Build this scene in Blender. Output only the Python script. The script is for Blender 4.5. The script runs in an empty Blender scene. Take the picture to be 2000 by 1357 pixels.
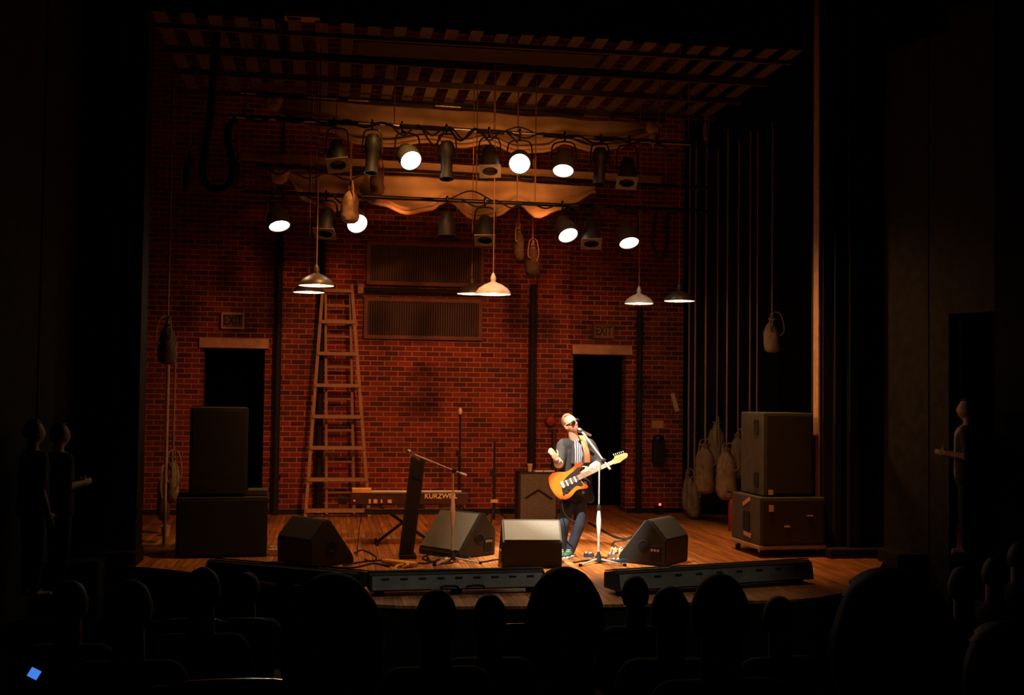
import bpy, bmesh, math, random
from mathutils import Vector, Matrix, Quaternion
random.seed(7)
SC = bpy.context.scene
COL = SC.collection
V = Vector
R = math.radians

# ------------------------------------------------------------------ camera
FPX = 2282.0
CAM = V((0, 0, 2.0))
_y, _p, _r = R(9.0), R(2.2), R(0.7)
CW = V((math.sin(_y)*math.cos(_p), math.cos(_y)*math.cos(_p), math.sin(_p)))
_r0 = V((math.cos(_y), -math.sin(_y), 0))
_u0 = _r0.cross(CW)
CR = _r0*math.cos(_r) + _u0*math.sin(_r)
CU = _u0*math.cos(_r) - _r0*math.sin(_r)
cd = bpy.data.cameras.new('camera'); cam = bpy.data.objects.new('camera', cd); COL.objects.link(cam)
cd.lens = 36*FPX/2000; cd.sensor_width = 36; cd.clip_end = 100; cd.clip_start = .05
cam.matrix_world = Matrix(((CR.x, CU.x, -CW.x, CAM.x), (CR.y, CU.y, -CW.y, CAM.y), (CR.z, CU.z, -CW.z, CAM.z), (0, 0, 0, 1)))
SC.camera = cam

def ray(px, py): return CW + CR*((px-1000)/FPX) - CU*((py-678.5)/FPX)
def at(px, py, Y):
    d = ray(px, py); return CAM + d*(Y/d.y)
def atz(px, py, z=0.0):
    d = ray(px, py); return CAM + d*((z-CAM.z)/d.z)
def mpp(Y): return Y/FPX          # metres per pixel at a depth

# ------------------------------------------------------------------ materials
def mat(name, col, rough=.7, metal=0.0, col2=None, scale=8.0, bump=0.0, stretch=(1, 1, 1), spec=.5, sheen=0):
    m = bpy.data.materials.new(name); m.use_nodes = True
    nt = m.node_tree; b = nt.nodes['Principled BSDF']
    b.inputs['Roughness'].default_value = rough; b.inputs['Metallic'].default_value = metal
    b.inputs['Specular IOR Level'].default_value = spec
    c2 = col2 or tuple(c*.72 for c in col)
    tc = nt.nodes.new('ShaderNodeTexCoord'); mp = nt.nodes.new('ShaderNodeMapping')
    mp.inputs['Scale'].default_value = stretch
    nz = nt.nodes.new('ShaderNodeTexNoise'); nz.inputs['Scale'].default_value = scale; nz.inputs['Detail'].default_value = 4
    rp = nt.nodes.new('ShaderNodeValToRGB')
    rp.color_ramp.elements[0].position = .35; rp.color_ramp.elements[1].position = .65
    rp.color_ramp.elements[0].color = (*c2, 1); rp.color_ramp.elements[1].color = (*col, 1)
    nt.links.new(tc.outputs['Object'], mp.inputs[0]); nt.links.new(mp.outputs[0], nz.inputs['Vector'])
    nt.links.new(nz.outputs['Fac'], rp.inputs[0]); nt.links.new(rp.outputs[0], b.inputs['Base Color'])
    if bump:
        bp = nt.nodes.new('ShaderNodeBump'); bp.inputs['Strength'].default_value = bump; bp.inputs['Distance'].default_value = .01
        nt.links.new(nz.outputs['Fac'], bp.inputs['Height']); nt.links.new(bp.outputs[0], b.inputs['Normal'])
    return m

def emis(name, col, strength):
    m = bpy.data.materials.new(name); m.use_nodes = True
    b = m.node_tree.nodes['Principled BSDF']
    b.inputs['Base Color'].default_value = (.02, .02, .02, 1)
    b.inputs['Emission Color'].default_value = (*col, 1); b.inputs['Emission Strength'].default_value = strength
    return m

def brick_mat():
    m = bpy.data.materials.new('red_brick'); m.use_nodes = True
    nt = m.node_tree; N = nt.nodes; L = nt.links; b = N['Principled BSDF']
    tc = N.new('ShaderNodeTexCoord'); sx = N.new('ShaderNodeSeparateXYZ'); cx = N.new('ShaderNodeCombineXYZ')
    L.new(tc.outputs['Object'], sx.inputs[0])
    ad = N.new('ShaderNodeMath'); ad.operation = 'ADD'; L.new(sx.outputs['X'], ad.inputs[0]); L.new(sx.outputs['Y'], ad.inputs[1])
    L.new(ad.outputs[0], cx.inputs['X']); L.new(sx.outputs['Z'], cx.inputs['Y'])
    br = N.new('ShaderNodeTexBrick'); L.new(cx.outputs[0], br.inputs['Vector'])
    br.inputs['Scale'].default_value = 1; br.inputs['Brick Width'].default_value = .227; br.inputs['Row Height'].default_value = .083
    br.inputs['Mortar Size'].default_value = .008; br.inputs['Mortar Smooth'].default_value = .3; br.inputs['Bias'].default_value = .1
    br.inputs['Color1'].default_value = (.25, .036, .018, 1); br.inputs['Color2'].default_value = (.075, .012, .012, 1)
    br.inputs['Mortar'].default_value = (.50, .17, .075, 1)
    nz = N.new('ShaderNodeTexNoise'); nz.inputs['Scale'].default_value = 1.3; nz.inputs['Detail'].default_value = 5
    L.new(cx.outputs[0], nz.inputs['Vector'])
    mr = N.new('ShaderNodeMapRange'); mr.inputs[1].default_value = .3; mr.inputs[2].default_value = .7; mr.inputs[3].default_value = .55; mr.inputs[4].default_value = 1.15
    L.new(nz.outputs['Fac'], mr.inputs[0])
    mx = N.new('ShaderNodeMix'); mx.data_type = 'RGBA'; mx.blend_type = 'MULTIPLY'; mx.inputs[0].default_value = 1
    L.new(br.outputs['Color'], mx.inputs[6]); L.new(mr.outputs[0], mx.inputs[7]); L.new(mx.outputs[2], b.inputs['Base Color'])
    bp = N.new('ShaderNodeBump'); bp.inputs['Strength'].default_value = .6; bp.inputs['Distance'].default_value = .008; bp.invert = True
    L.new(br.outputs['Fac'], bp.inputs['Height']); L.new(bp.outputs[0], b.inputs['Normal'])
    b.inputs['Roughness'].default_value = .85
    return m

def plank_mat():
    m = bpy.data.materials.new('stage_planks'); m.use_nodes = True
    nt = m.node_tree; N = nt.nodes; L = nt.links; b = N['Principled BSDF']
    tc = N.new('ShaderNodeTexCoord'); sx = N.new('ShaderNodeSeparateXYZ'); cx = N.new('ShaderNodeCombineXYZ')
    L.new(tc.outputs['Object'], sx.inputs[0]); L.new(sx.outputs['Y'], cx.inputs['X']); L.new(sx.outputs['X'], cx.inputs['Y'])
    br = N.new('ShaderNodeTexBrick'); L.new(cx.outputs[0], br.inputs['Vector'])
    br.inputs['Scale'].default_value = 1; br.inputs['Brick Width'].default_value = 1.7; br.inputs['Row Height'].default_value = .083
    br.inputs['Mortar Size'].default_value = .003; br.inputs['Bias'].default_value = 0
    br.inputs['Color1'].default_value = (.50, .19, .055, 1); br.inputs['Color2'].default_value = (.26, .095, .028, 1)
    br.inputs['Mortar'].default_value = (.05, .02, .01, 1)
    mp = N.new('ShaderNodeMapping'); mp.inputs['Scale'].default_value = (1.2, 22, 1); L.new(cx.outputs[0], mp.inputs[0])
    nz = N.new('ShaderNodeTexNoise'); nz.inputs['Scale'].default_value = 1.5; nz.inputs['Detail'].default_value = 6; L.new(mp.outputs[0], nz.inputs['Vector'])
    mr = N.new('ShaderNodeMapRange'); mr.inputs[1].default_value = .3; mr.inputs[2].default_value = .7; mr.inputs[3].default_value = .45; mr.inputs[4].default_value = 1.3
    L.new(nz.outputs['Fac'], mr.inputs[0])
    mx = N.new('ShaderNodeMix'); mx.data_type = 'RGBA'; mx.blend_type = 'MULTIPLY'; mx.inputs[0].default_value = 1
    L.new(br.outputs['Color'], mx.inputs[6]); L.new(mr.outputs[0], mx.inputs[7]); L.new(mx.outputs[2], b.inputs['Base Color'])
    b.inputs['Roughness'].default_value = .42; b.inputs['Specular IOR Level'].default_value = .35
    return m

def burst_mat():
    m = bpy.data.materials.new('amber_sunburst'); m.use_nodes = True
    nt = m.node_tree; N = nt.nodes; L = nt.links; b = N['Principled BSDF']
    tc = N.new('ShaderNodeTexCoord'); mp = N.new('ShaderNodeMapping'); mp.inputs['Scale'].default_value = (4.0, 5.6, 0); mp.inputs['Location'].default_value = (.15, 0, 0)
    L.new(tc.outputs['Object'], mp.inputs[0])
    g = N.new('ShaderNodeTexGradient'); g.gradient_type = 'SPHERICAL'; L.new(mp.outputs[0], g.inputs[0])
    rp = N.new('ShaderNodeValToRGB'); e = rp.color_ramp.elements
    e[0].position = 0; e[0].color = (.30, .05, .008, 1); e[1].position = .30; e[1].color = (.60, .175, .016, 1)
    L.new(g.outputs['Fac'], rp.inputs[0]); L.new(rp.outputs[0], b.inputs['Base Color'])
    b.inputs['Roughness'].default_value = .25; b.inputs['Coat Weight'].default_value = .4
    return m

def stripe_mat():
    m = bpy.data.materials.new('striped_shirt_cloth'); m.use_nodes = True
    nt = m.node_tree; N = nt.nodes; L = nt.links; b = N['Principled BSDF']
    tc = N.new('ShaderNodeTexCoord'); w = N.new('ShaderNodeTexWave'); w.inputs['Scale'].default_value = 14; w.inputs['Distortion'].default_value = 1.5
    L.new(tc.outputs['Object'], w.inputs[0])
    rp = N.new('ShaderNodeValToRGB'); e = rp.color_ramp.elements
    e[0].position = .4; e[0].color = (.03, .03, .05, 1); e[1].position = .6; e[1].color = (.5, .5, .56, 1)
    L.new(w.outputs['Fac'], rp.inputs[0]); L.new(rp.outputs[0], b.inputs['Base Color']); b.inputs['Roughness'].default_value = .8
    return m

M = dict(
    brick=brick_mat(), plank=plank_mat(), burst=burst_mat(), stripes=stripe_mat(),
    black=mat('matt_black', (.012, .012, .012), .8, spec=.3), blackwall=mat('black_paint', (.010, .010, .009), .95, spec=.1),
    darkwall=mat('dark_plaster', (.045, .040, .035), .9, spec=.1), wing=mat('black_wing_cloth', (.022, .021, .020), .95, spec=.05),
    proscenium=mat('dark_proscenium_wood', (.016, .015, .013), .75, spec=.25), trim=mat('pale_timber_and_light_strip', (.55, .30, .16), .7),
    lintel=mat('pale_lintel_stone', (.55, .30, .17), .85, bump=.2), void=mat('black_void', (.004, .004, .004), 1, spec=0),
    pipe=mat('black_steel_pipe', (.02, .02, .02), .35, .6), steel=mat('worn_steel', (.45, .42, .38), .3, .9),
    chrome=mat('satin_chrome', (.75, .74, .72), .32, .35), can=mat('black_lamp_housing', (.014, .014, .014), .55, spec=.3),
    can_grey=mat('grey_lamp_housing', (.05, .046, .040), .6, spec=.3), gel=mat('gel_frame_metal', (.22, .20, .17), .5, .3),
    glass=mat('dark_lens_glass', (.01, .01, .012), .1), lit=emis('lit_lamp_lens', (1, .93, .82), 12.0),
    bulb=emis('lit_bulb', (1, .82, .55), 20.0), shade_dark=mat('bronze_shade', (.10, .075, .05), .4, .3),
    shade_white=mat('white_enamel', (.85, .8, .72), .4), cloth=mat('cream_canvas', (.55, .36, .20), .9, col2=(.40, .24, .12), scale=3, bump=.3),
    batten=mat('pale_timber', (.45, .28, .15), .8, stretch=(1, 8, 8)), slat=mat('weathered_slat_timber', (.17, .115, .08), .85, col2=(.10, .07, .05), stretch=(8, 1, 8)),
    beam=mat('dark_beam_timber', (.10, .065, .04), .85, stretch=(1, 8, 8)), ladder=mat('ladder_pine', (.34, .185, .085), .6, stretch=(8, 8, 1)),
    rope=mat('hemp_rope', (.36, .20, .12), .95, scale=60), sack=mat('sandbag_canvas', (.33, .22, .12), .95, col2=(.22, .14, .075), scale=14, bump=.5),
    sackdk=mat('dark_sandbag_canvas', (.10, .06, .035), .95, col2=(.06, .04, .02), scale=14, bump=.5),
    ribs=mat('dark_ribbed_metal', (.055, .022, .016), .7), ribframe=mat('rusty_metal_frame', (.16, .055, .03), .7),
    sign=mat('sign_face', (.26, .085, .045), .6), signframe=mat('sign_frame', (.75, .33, .14), .6), signletter=mat('sign_letters', (.015, .010, .008), .7),
    cab=mat('black_cabinet_carpet', (.010, .010, .0095), .85, scale=40), cabgrey=mat('grey_cabinet_paint', (.050, .048, .044), .6),
    grille=mat('brown_black_grille', (.040, .023, .013), .6, scale=60), wedge_grille=mat('grey_steel_grille', (.10, .094, .084), .55, scale=60),
    wedge=mat('black_wedge_paint', (.010, .009, .0085), .6, scale=30), amp=mat('dark_grey_amp_cloth', (.13, .115, .10), .8, scale=40),
    paper=mat('white_paper', (.75, .70, .62), .9), papertan=mat('tan_paper', (.55, .28, .15), .9), cup=mat('tan_paper_cup', (.60, .38, .20), .7),
    yellow=mat('yellow_cloth', (.75, .42, .08), .8), red=mat('red_paint', (.28, .015, .015), .5), led=emis('red_indicator', (1, .05, .04), 6.0),
    ledwarm=emis('warm_indicator', (1, .65, .2), 4.0), screen=emis('phone_screen', (.07, .28, 1.0), .8),
    foot=mat('grey_green_panel', (.17, .175, .15), .65, col2=(.12, .125, .11), scale=6), skin=mat('skin', (.62, .34, .22), .55, col2=(.55, .28, .18), scale=20),
    hair=mat('sandy_hair', (.20, .095, .04), .7, stretch=(30, 30, 4)), hairdk=mat('dark_hair', (.012, .008, .006), .7, stretch=(30, 30, 4)), hairbr=mat('brown_hair', (.035, .02, .012), .7, stretch=(30, 30, 4)),
    hairgy=mat('grey_hair', (.12, .11, .10), .8, stretch=(30, 30, 4)),
    jacket=mat('black_jacket_wool', (.026, .026, .029), .85, scale=30), jeans=mat('blue_denim_shaded', (.022, .029, .060), .85, col2=(.006, .007, .010), scale=4.5),  # denim: dark patches imitate shade under the guitar
    shoe=mat('green_canvas_shoe', (.05, .16, .10), .7), sole=mat('white_rubber', (.75, .75, .72), .6), lensdk=mat('black_sunglasses', (.005, .005, .005), .5, spec=.2),
    maple=mat('maple_wood', (.62, .36, .14), .4, stretch=(1, 8, 8)), rosewood=mat('rosewood', (.20, .11, .07), .5), pick=mat('black_pickguard', (.02, .014, .012), .3),
    leather=mat('orange_brown_leather', (.50, .15, .06), .6), seat=mat('dark_seat_cloth', (.012, .010, .010), .9), seatrim=mat('seat_back_trim', (.20, .18, .15), .4, .4), rail=mat('polished_seat_rail', (.85, .82, .75), .22, 1),
    clothdk=mat('dark_clothing', (.010, .010, .011), .9), clothgy=mat('grey_clothing', (.05, .048, .045), .9), clothlt=mat('pale_clothing', (.14, .13, .12), .9),
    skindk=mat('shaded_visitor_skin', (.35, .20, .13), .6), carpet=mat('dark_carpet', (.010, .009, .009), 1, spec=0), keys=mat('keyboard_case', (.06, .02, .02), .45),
    letter=mat('pale_lettering', (.92, .72, .45), .5), plate=mat('brass_label', (.85, .50, .20), .5), conduit=mat('red_brown_conduit', (.07, .03, .02), .6),
)

# ------------------------------------------------------------------ mesh helpers
def NB(): return bmesh.new()
def basis(d):
    d = d.normalized(); a = V((0, 0, 1)) if abs(d.z) < .9 else V((1, 0, 0))
    u = d.cross(a).normalized(); return u, d.cross(u).normalized(), d
def ring(bm, c, u, v, r, n): return [bm.verts.new(c + u*(r*math.cos(2*math.pi*i/n)) + v*(r*math.sin(2*math.pi*i/n))) for i in range(n)]
def bridge(bm, a, b):
    n = len(a)
    for i in range(n): bm.faces.new((a[i], a[(i+1) % n], b[(i+1) % n], b[i]))
def tube(bm, pts, r, n=8, r1=None, cap=True):
    pts = [V(p) for p in pts]; k = len(pts); rings = []; u = None
    for i, p in enumerate(pts):
        d = (pts[min(i+1, k-1)] - pts[max(i-1, 0)]).normalized()
        if u is None: u = basis(d)[0]
        else:
            u = (u - d*u.dot(d))
            u = u.normalized() if u.length > 1e-5 else basis(d)[0]
        v = d.cross(u)
        rr = r if r1 is None else r + (r1-r)*i/(k-1)
        rings.append(ring(bm, p, u, v, rr, n))
    for a, b in zip(rings, rings[1:]): bridge(bm, a, b)
    if cap: bm.faces.new(rings[0][::-1]); bm.faces.new(rings[-1])
    return bm
def lathe(bm, prof, o, d, n=20, cap0=False, cap1=False, jit=0, sq=1.0):
    u, v, d = basis(V(d)); o = V(o); rings = []
    for r, t in prof:
        vs = []
        for i in range(n):
            a = 2*math.pi*i/n; rr = max(r, 1e-4)*(1 + jit*math.sin(3*a + t*17) + jit*.6*math.sin(5*a - t*31))
            vs.append(bm.verts.new(o + d*t + u*(rr*math.cos(a)) + v*(rr*sq*math.sin(a))))
        rings.append(vs)
    for a, b in zip(rings, rings[1:]): bridge(bm, a, b)
    if cap0: bm.faces.new(rings[0][::-1])
    if cap1: bm.faces.new(rings[-1])
    return bm
def box(bm, c, s, mt=None, bev=0):
    c = V(c); t = NB() if bev else bm
    vs = [t.verts.new(V((x*s[0]/2, y*s[1]/2, z*s[2]/2))) for x in (-1, 1) for y in (-1, 1) for z in (-1, 1)]
    for f in ((0, 1, 3, 2), (4, 6, 7, 5), (0, 4, 5, 1), (2, 3, 7, 6), (0, 2, 6, 4), (1, 5, 7, 3)): t.faces.new([vs[i] for i in f])
    if bev: bmesh.ops.bevel(t, geom=t.edges[:], offset=bev, segments=2, affect='EDGES', profile=.6)
    for w in (t.verts if bev else vs): w.co = (mt @ w.co if mt else w.co) + c
    if bev: merge(bm, t)
    return bm
def merge(bm, t):
    me = bpy.data.meshes.new('t'); t.to_mesh(me); t.free(); bm.from_mesh(me); bpy.data.meshes.remove(me)
def bar(bm, a, b, w, h, up=None, bev=0):
    a, b = V(a), V(b); d = (b-a); L = d.length; d.normalize()
    up = V(up) if up else (V((0, 0, 1)) if abs(d.z) < .95 else V((0, 1, 0)))
    x = d.cross(up).normalized(); z = x.cross(d)
    mt = Matrix((x, d, z)).transposed()
    return box(bm, (a+b)/2, (w, L, h), mt, bev)
def prism(bm, poly, a, b):
    """poly: function(t)->list of points at end a / b given as two lists of Vectors"""
    A = [bm.verts.new(p) for p in a]; B = [bm.verts.new(p) for p in b]
    bridge(bm, A, B); bm.faces.new(A[::-1]); bm.faces.new(B); return bm
def ellipsoid(bm, c, s, mt=None, n=16):
    c = V(c); mt = mt or Matrix.Identity(3)
    r = bmesh.ops.create_uvsphere(bm, u_segments=n, v_segments=max(8, n*3//4), radius=1)
    for w in r['verts']: w.co = c + mt @ V((w.co.x*s[0], w.co.y*s[1], w.co.z*s[2]))
    return bm
def capsule(bm, a, b, r0, r1, n=14):
    a, b = V(a), V(b); d = b-a; L = d.length
    prof = [(r0*math.cos(t), -r0*math.sin(t)) for t in (1.5, 1.1, .6, .2)] + [(r0, 0), (r1, L)] + [(r1*math.cos(t), L + r1*math.sin(t)) for t in (.2, .6, 1.1, 1.5)]
    return lathe(bm, prof, a, d if L > 1e-5 else V((0, 0, 1)), n, True, True)
def spline(pts, n=6, closed=False):
    pts = [V(p) for p in pts]; k = len(pts); out = []
    rng = range(k if closed else k-1)
    for i in rng:
        g = (lambda j: pts[j % k]) if closed else (lambda j: pts[min(max(j, 0), k-1)])
        p0, p1, p2, p3 = g(i-1), g(i), g(i+1), g(i+2)
        for j in range(n):
            t = j/n
            out.append(.5*((2*p1) + (p2-p0)*t + (2*p0-5*p1+4*p2-p3)*t*t + (3*p1-p0-3*p2+p3)*t*t*t))
    if not closed: out.append(pts[-1])
    return out

# ------------------------------------------------------------------ object helpers
def thing(name, label, cat, loc=(0, 0, 0), group=None, rotz=0):
    o = bpy.data.objects.new(name, None); COL.objects.link(o); o.location = loc; o.rotation_euler = (0, 0, rotz)
    o.empty_display_size = .1
    o['label'] = label; o['category'] = cat
    if group: o['group'] = group
    return o
def root_loc(p):
    while p.parent: p = p.parent
    return V(p.location)
def part(name, bm, m, parent, label=None, smooth=False, world=True, ngon=True):
    bmesh.ops.recalc_face_normals(bm, faces=bm.faces[:])
    me = bpy.data.meshes.new(name); bm.to_mesh(me); bm.free()
    o = bpy.data.objects.new(name, me); COL.objects.link(o)
    if m: me.materials.append(m)
    if parent:
        if world:
            rl = root_loc(parent)
            for v in me.vertices: v.co -= rl
        o.parent = parent
    if smooth:
        me.polygons.foreach_set('use_smooth', [True]*len(me.polygons))
        me.set_sharp_from_angle(angle=R(40))
    if label: o['label'] = label
    return o
def solo(name, bm, m, label, cat, group=None, kind=None, smooth=False):
    o = part(name, bm, m, None, None, smooth)
    vs = o.data.vertices
    lo = [min(v.co[i] for v in vs) for i in range(3)]; hi = [max(v.co[i] for v in vs) for i in range(3)]
    c = V(((lo[0]+hi[0])/2, (lo[1]+hi[1])/2, lo[2]))
    for v in vs: v.co -= c
    o.location = c; o['label'] = label; o['category'] = cat
    if group: o['group'] = group
    if kind: o['kind'] = kind
    return o
def struct(name, bm, m, label=None):
    o = part(name, bm, m, None); o['kind'] = 'structure'
    if label: o['label'] = label; o['category'] = label.split()[-1]
    return o
def remesh(o, vox, smooth=4):
    r = o.modifiers.new('r', 'REMESH'); r.mode = 'VOXEL'; r.voxel_size = vox; r.use_smooth_shade = True
    s = o.modifiers.new('s', 'SMOOTH'); s.iterations = smooth; s.factor = .5
    return o
def text_part(name, s, size, m, parent, loc, rotz=0, extr=.004, align='CENTER', xs=1.0):
    cu = bpy.data.curves.new(name, 'FONT'); cu.body = s; cu.size = size; cu.extrude = extr; cu.offset = size*.02; cu.align_x = align; cu.align_y = 'CENTER'
    t = bpy.data.objects.new(name+'_t', cu); COL.objects.link(t)
    bpy.context.view_layer.update()
    me = bpy.data.meshes.new_from_object(t.evaluated_get(bpy.context.evaluated_depsgraph_get()))
    bpy.data.objects.remove(t); bpy.data.curves.remove(cu)
    mt = Matrix.Translation(V(loc) - root_loc(parent)) @ Matrix.Rotation(rotz, 4, 'Z') @ Matrix.Rotation(R(90), 4, 'X') @ Matrix.Diagonal((xs, 1, 1, 1))
    me.transform(mt)
    o = bpy.data.objects.new(name, me); COL.objects.link(o); me.materials.append(m); o.parent = parent
    return o

# ================================================================== SETTING
YB = 19.27
def slab(bm, x0, x1, y0, y1, z0, z1): return box(bm, ((x0+x1)/2, (y0+y1)/2, (z0+z1)/2), (x1-x0, y1-y0, z1-z0))
# stage floor with its curved apron
edge = spline([(-2.9, 13.75, 0), (-2.0, 13.62, 0), (-1.1, 12.9, 0), (-.2, 11.9, 0), (.5, 11.1, 0), (1.6, 10.9, 0), (2.7, 10.9, 0), (3.8, 10.95, 0), (4.9, 11.1, 0), (5.9, 12.0, 0), (6.6, 13.2, 0), (7.0, 13.75, 0)], 4)
poly = edge + [V((7.0, 14.0, 0)), V((10, 14.0, 0)), V((10, 20.5, 0)), V((-5, 20.5, 0)), V((-5, 14, 0)), V((-2.9, 14, 0))]
bm = NB(); prism(bm, None, poly, [p + V((0, 0, -.03)) for p in poly]); struct('floor_stage', bm, M['plank'])
bm = NB()
fr = [p.copy() for p in edge]
A = [V((p.x, p.y+.01, -.031)) for p in fr]; B = [V((p.x, p.y+.01, -1.3)) for p in fr]
va = [bm.verts.new(p) for p in A]; vb = [bm.verts.new(p) for p in B]
for i in range(len(va)-1): bm.faces.new((va[i], va[i+1], vb[i+1], vb[i]))
struct('wall_stage_front', bm, M['blackwall'])
# raked auditorium floor
def rake_z(Y): return .75 - .17*Y
bm = NB()
P = [V((x, y, rake_z(y))) for x, y in ((-8, -3), (10, -3), (10, 13.9), (-8, 13.9))]
prism(bm, None, P, [p - V((0, 0, .2)) for p in P]); struct('floor_auditorium', bm, M['carpet'])
# back wall of brick with two doorways
dz0 = 2.66
d1 = (-1.955, -.99); d2 = (4.10, 5.02)
bm = NB()
for x0, x1, z0, z1 in ((-5, d1[0], 0, 8), (d1[1], d2[0], 0, 8), (d2[1], 6.02, 0, 8), (d1[0], d1[1], dz0, 8), (d2[0], d2[1], dz0, 8)): slab(bm, x0, x1, YB, YB+.3, z0, z1)
struct('wall_back', bm, M['brick'])
for i, (x0, x1) in enumerate((d1, d2)):
    bm = NB()
    slab(bm, x0-.3, x1+.3, YB+1.3, YB+1.35, 0, 3.2); slab(bm, x0-.35, x0-.3, YB+.3, YB+1.3, 0, 3.2); slab(bm, x1+.3, x1+.35, YB+.3, YB+1.3, 0, 3.2); slab(bm, x0-.35, x1+.35, YB+.3, YB+1.35, 3.2, 3.25)
    struct('door_%d' % (i+1), bm, M['void'])
for i, (x0, x1) in enumerate(((-2.02, -.925), (4.07, 5.10))):
    bm = NB(); box(bm, ((x0+x1)/2, YB-.03, 2.735), (x1-x0, .10, .16), bev=.012); struct('trim_%d' % (i+1), bm, M['lintel'])
# pilasters
for i, (a, b) in enumerate(((546, 613), (1046, 1110))):
    xa, xb = at(a, 800, YB).x, at(b, 800, YB).x
    bm = NB(); slab(bm, xa, xb, YB-.09, YB-.002, 0, 8); struct('trim_%d' % (i+3), bm, M['brick'])
bm = NB(); slab(bm, -4.9, 6.0, YB-.02, YB-.001, 0, .07)
bm2 = NB()
for x0, x1 in ((-4.9, d1[0]), (d1[1], d2[0]), (d2[1], 6.0)): slab(bm2, x0, x1, YB-.115, YB-.092, 0, .08)
bm.free(); struct('baseboard_back', bm2, M['black'])
# wing walls and stage ceiling
bm = NB()
for x0, x1 in ((6.03, 7.62), (7.66, 8.2), (8.24, 10)): slab(bm, x0, x1, YB-.35, YB-.3, 0, 8)
struct('wall_wing_right', bm, M['wing'])
bm = NB(); slab(bm, -4.95, -4.9, 14.2, 20.5, 0, 8); struct('wall_wing_left', bm, M['wing'])
bm = NB(); slab(bm, 10, 10.05, 14.2, 20.5, 0, 8); struct('wall_wing_far', bm, M['wing'])
bm = NB(); slab(bm, -8, 10.1, -3, 20.6, 8, 8.1); struct('ceiling', bm, M['void'])
# proscenium columns: stepped mouldings
def column(bm, xs, y0, depth, z0, z1):
    for (xa, xb, dy) in xs: slab(bm, xa, xb, y0-dy, y0+depth, z0, z1)
YP = 13.95
def X(px, Y): return at(px, 700, Y).x
bm = NB()
column(bm, [(X(150, YP), X(188, YP), .05), (X(189, YP), X(205, YP), .12), (X(214, YP), X(232, YP), .20), (X(205, YP), X(214, YP), .04), (X(232, YP), X(242, YP), .08), (X(242, YP), X(258, YP), .16), (X(258, YP), X(271, YP), .06), (X(271, YP), X(277, YP), .12)], YP, .35, .16, 8)
struct('wall_left_proscenium', bm, M['proscenium'])
bm = NB(); box(bm, (X(215, YP), YP+.02, .03), (X(284, YP)-X(150, YP), .6, .26), bev=.02); struct('trim_5', bm, M['proscenium'])
bm = NB()
column(bm, [(X(1607, YP), X(1625, YP), .02), (X(1625, YP), X(1637, YP), .10), (X(1637, YP), X(1648, YP), .04), (X(1648, YP), X(1668, YP), .18), (X(1668, YP), X(1690, YP), .06), (X(1690, YP), X(1722, YP), .14)], YP, .35, .1, 8)
struct('wall_right_proscenium', bm, M['proscenium'])
bm = NB(); box(bm, (X(1664, YP), YP+.02, .0), (X(1726, YP)-X(1607, YP), .6, .24), bev=.02); struct('trim_6', bm, M['proscenium'])
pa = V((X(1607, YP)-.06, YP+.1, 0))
bm = NB(); box(bm, (pa.x+.025, YP+.10, 4.05), (.03, .16, 7.8), bev=.008); struct('trim_7', bm, M['trim'])  # pale strip carries the amber light caught by the inner proscenium face
# auditorium side walls
def panel_wall(bm, a, b, z0, z1, th=.12):
    a, b = V((*a, 0)), V((*b, 0)); d = (b-a).normalized(); n = V((d.y, -d.x, 0))*th
    Q = [a, b, b+n, a+n]; prism(bm, None, [V((q.x, q.y, z0)) for q in Q], [V((q.x, q.y, z1)) for q in Q])
wr = lambda t: (6.86 + 1.05*t, 13.72 - 3.3*t)
bm = NB(); panel_wall(bm, wr(.22), wr(.012), -1.6, 6.35); panel_wall(bm, wr(.31), wr(.226), -1.6, 6.35); panel_wall(bm, wr(.50), wr(.31), 2.98, 6.6)
struct('wall_right', bm, M['darkwall'])
bm = NB(); panel_wall(bm, wr(1.6), wr(.50), -2, 8); struct('wall_right_front', bm, M['blackwall'])
bm = NB(); panel_wall(bm, (wr(.55)[0]+.5, wr(.55)[1]), (wr(.1)[0]+.8, wr(.1)[1]), -1.6, 6); struct('door_3', bm, M['void'])
wl = lambda t: (X(150, 13.8) - .9*t, 13.78 - 3.0*t)
bm = NB(); panel_wall(bm, wl(.0), wl(.25), -1.6, 8); panel_wall(bm, wl(.262), wl(2.5), -1.6, 8)
struct('wall_left', bm, M['darkwall'])
# low ledges at the sides of the apron
bm = NB(); slab(bm, -4.4, X(212, 13.5), 13.2, 13.6, -1.6, .12); struct('trim_8', bm, M['proscenium'])
bm = NB(); slab(bm, X(1722, 13.4), 8.2, 13.0, 13.5, -1.6, .14); struct('trim_9', bm, M['proscenium'])

# ---- wall fittings
for px, y0, lab in ((537, 470, 'black vertical stripe on the brick wall between the exit-signed door and the ladder'), (621, 420, 'black vertical stripe for shade on the brick wall directly behind the ladder'),  # stripe behind the ladder: ladder and pilaster shade built as a dark tube
                    (1037, 555, 'black vertical stripe on the brick wall behind the guitar amplifier'), (1247, 600, 'black vertical stripe on the brick wall past the dim-signed doorway')):  # dark stripes set as upright black tubes
    top = at(px, y0, YB-.17); x = at(px, 990, YB-.17).x
    r = thing('wall_stripe', lab, 'pipe', (x, YB-.17, 0), 'black stripes on the brick wall')
    bm = NB(); tube(bm, [(x, YB-.17, 0), (x, YB-.17, top.z)], .052, 12); part('tube', bm, M['black'], r, smooth=True)
    for z in (.6, 2.2, top.z-.3):
        bm = NB(); box(bm, (x, YB-.13, z), (.15, .05, .05)); part('bracket', bm, M['pipe'], r)
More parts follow.
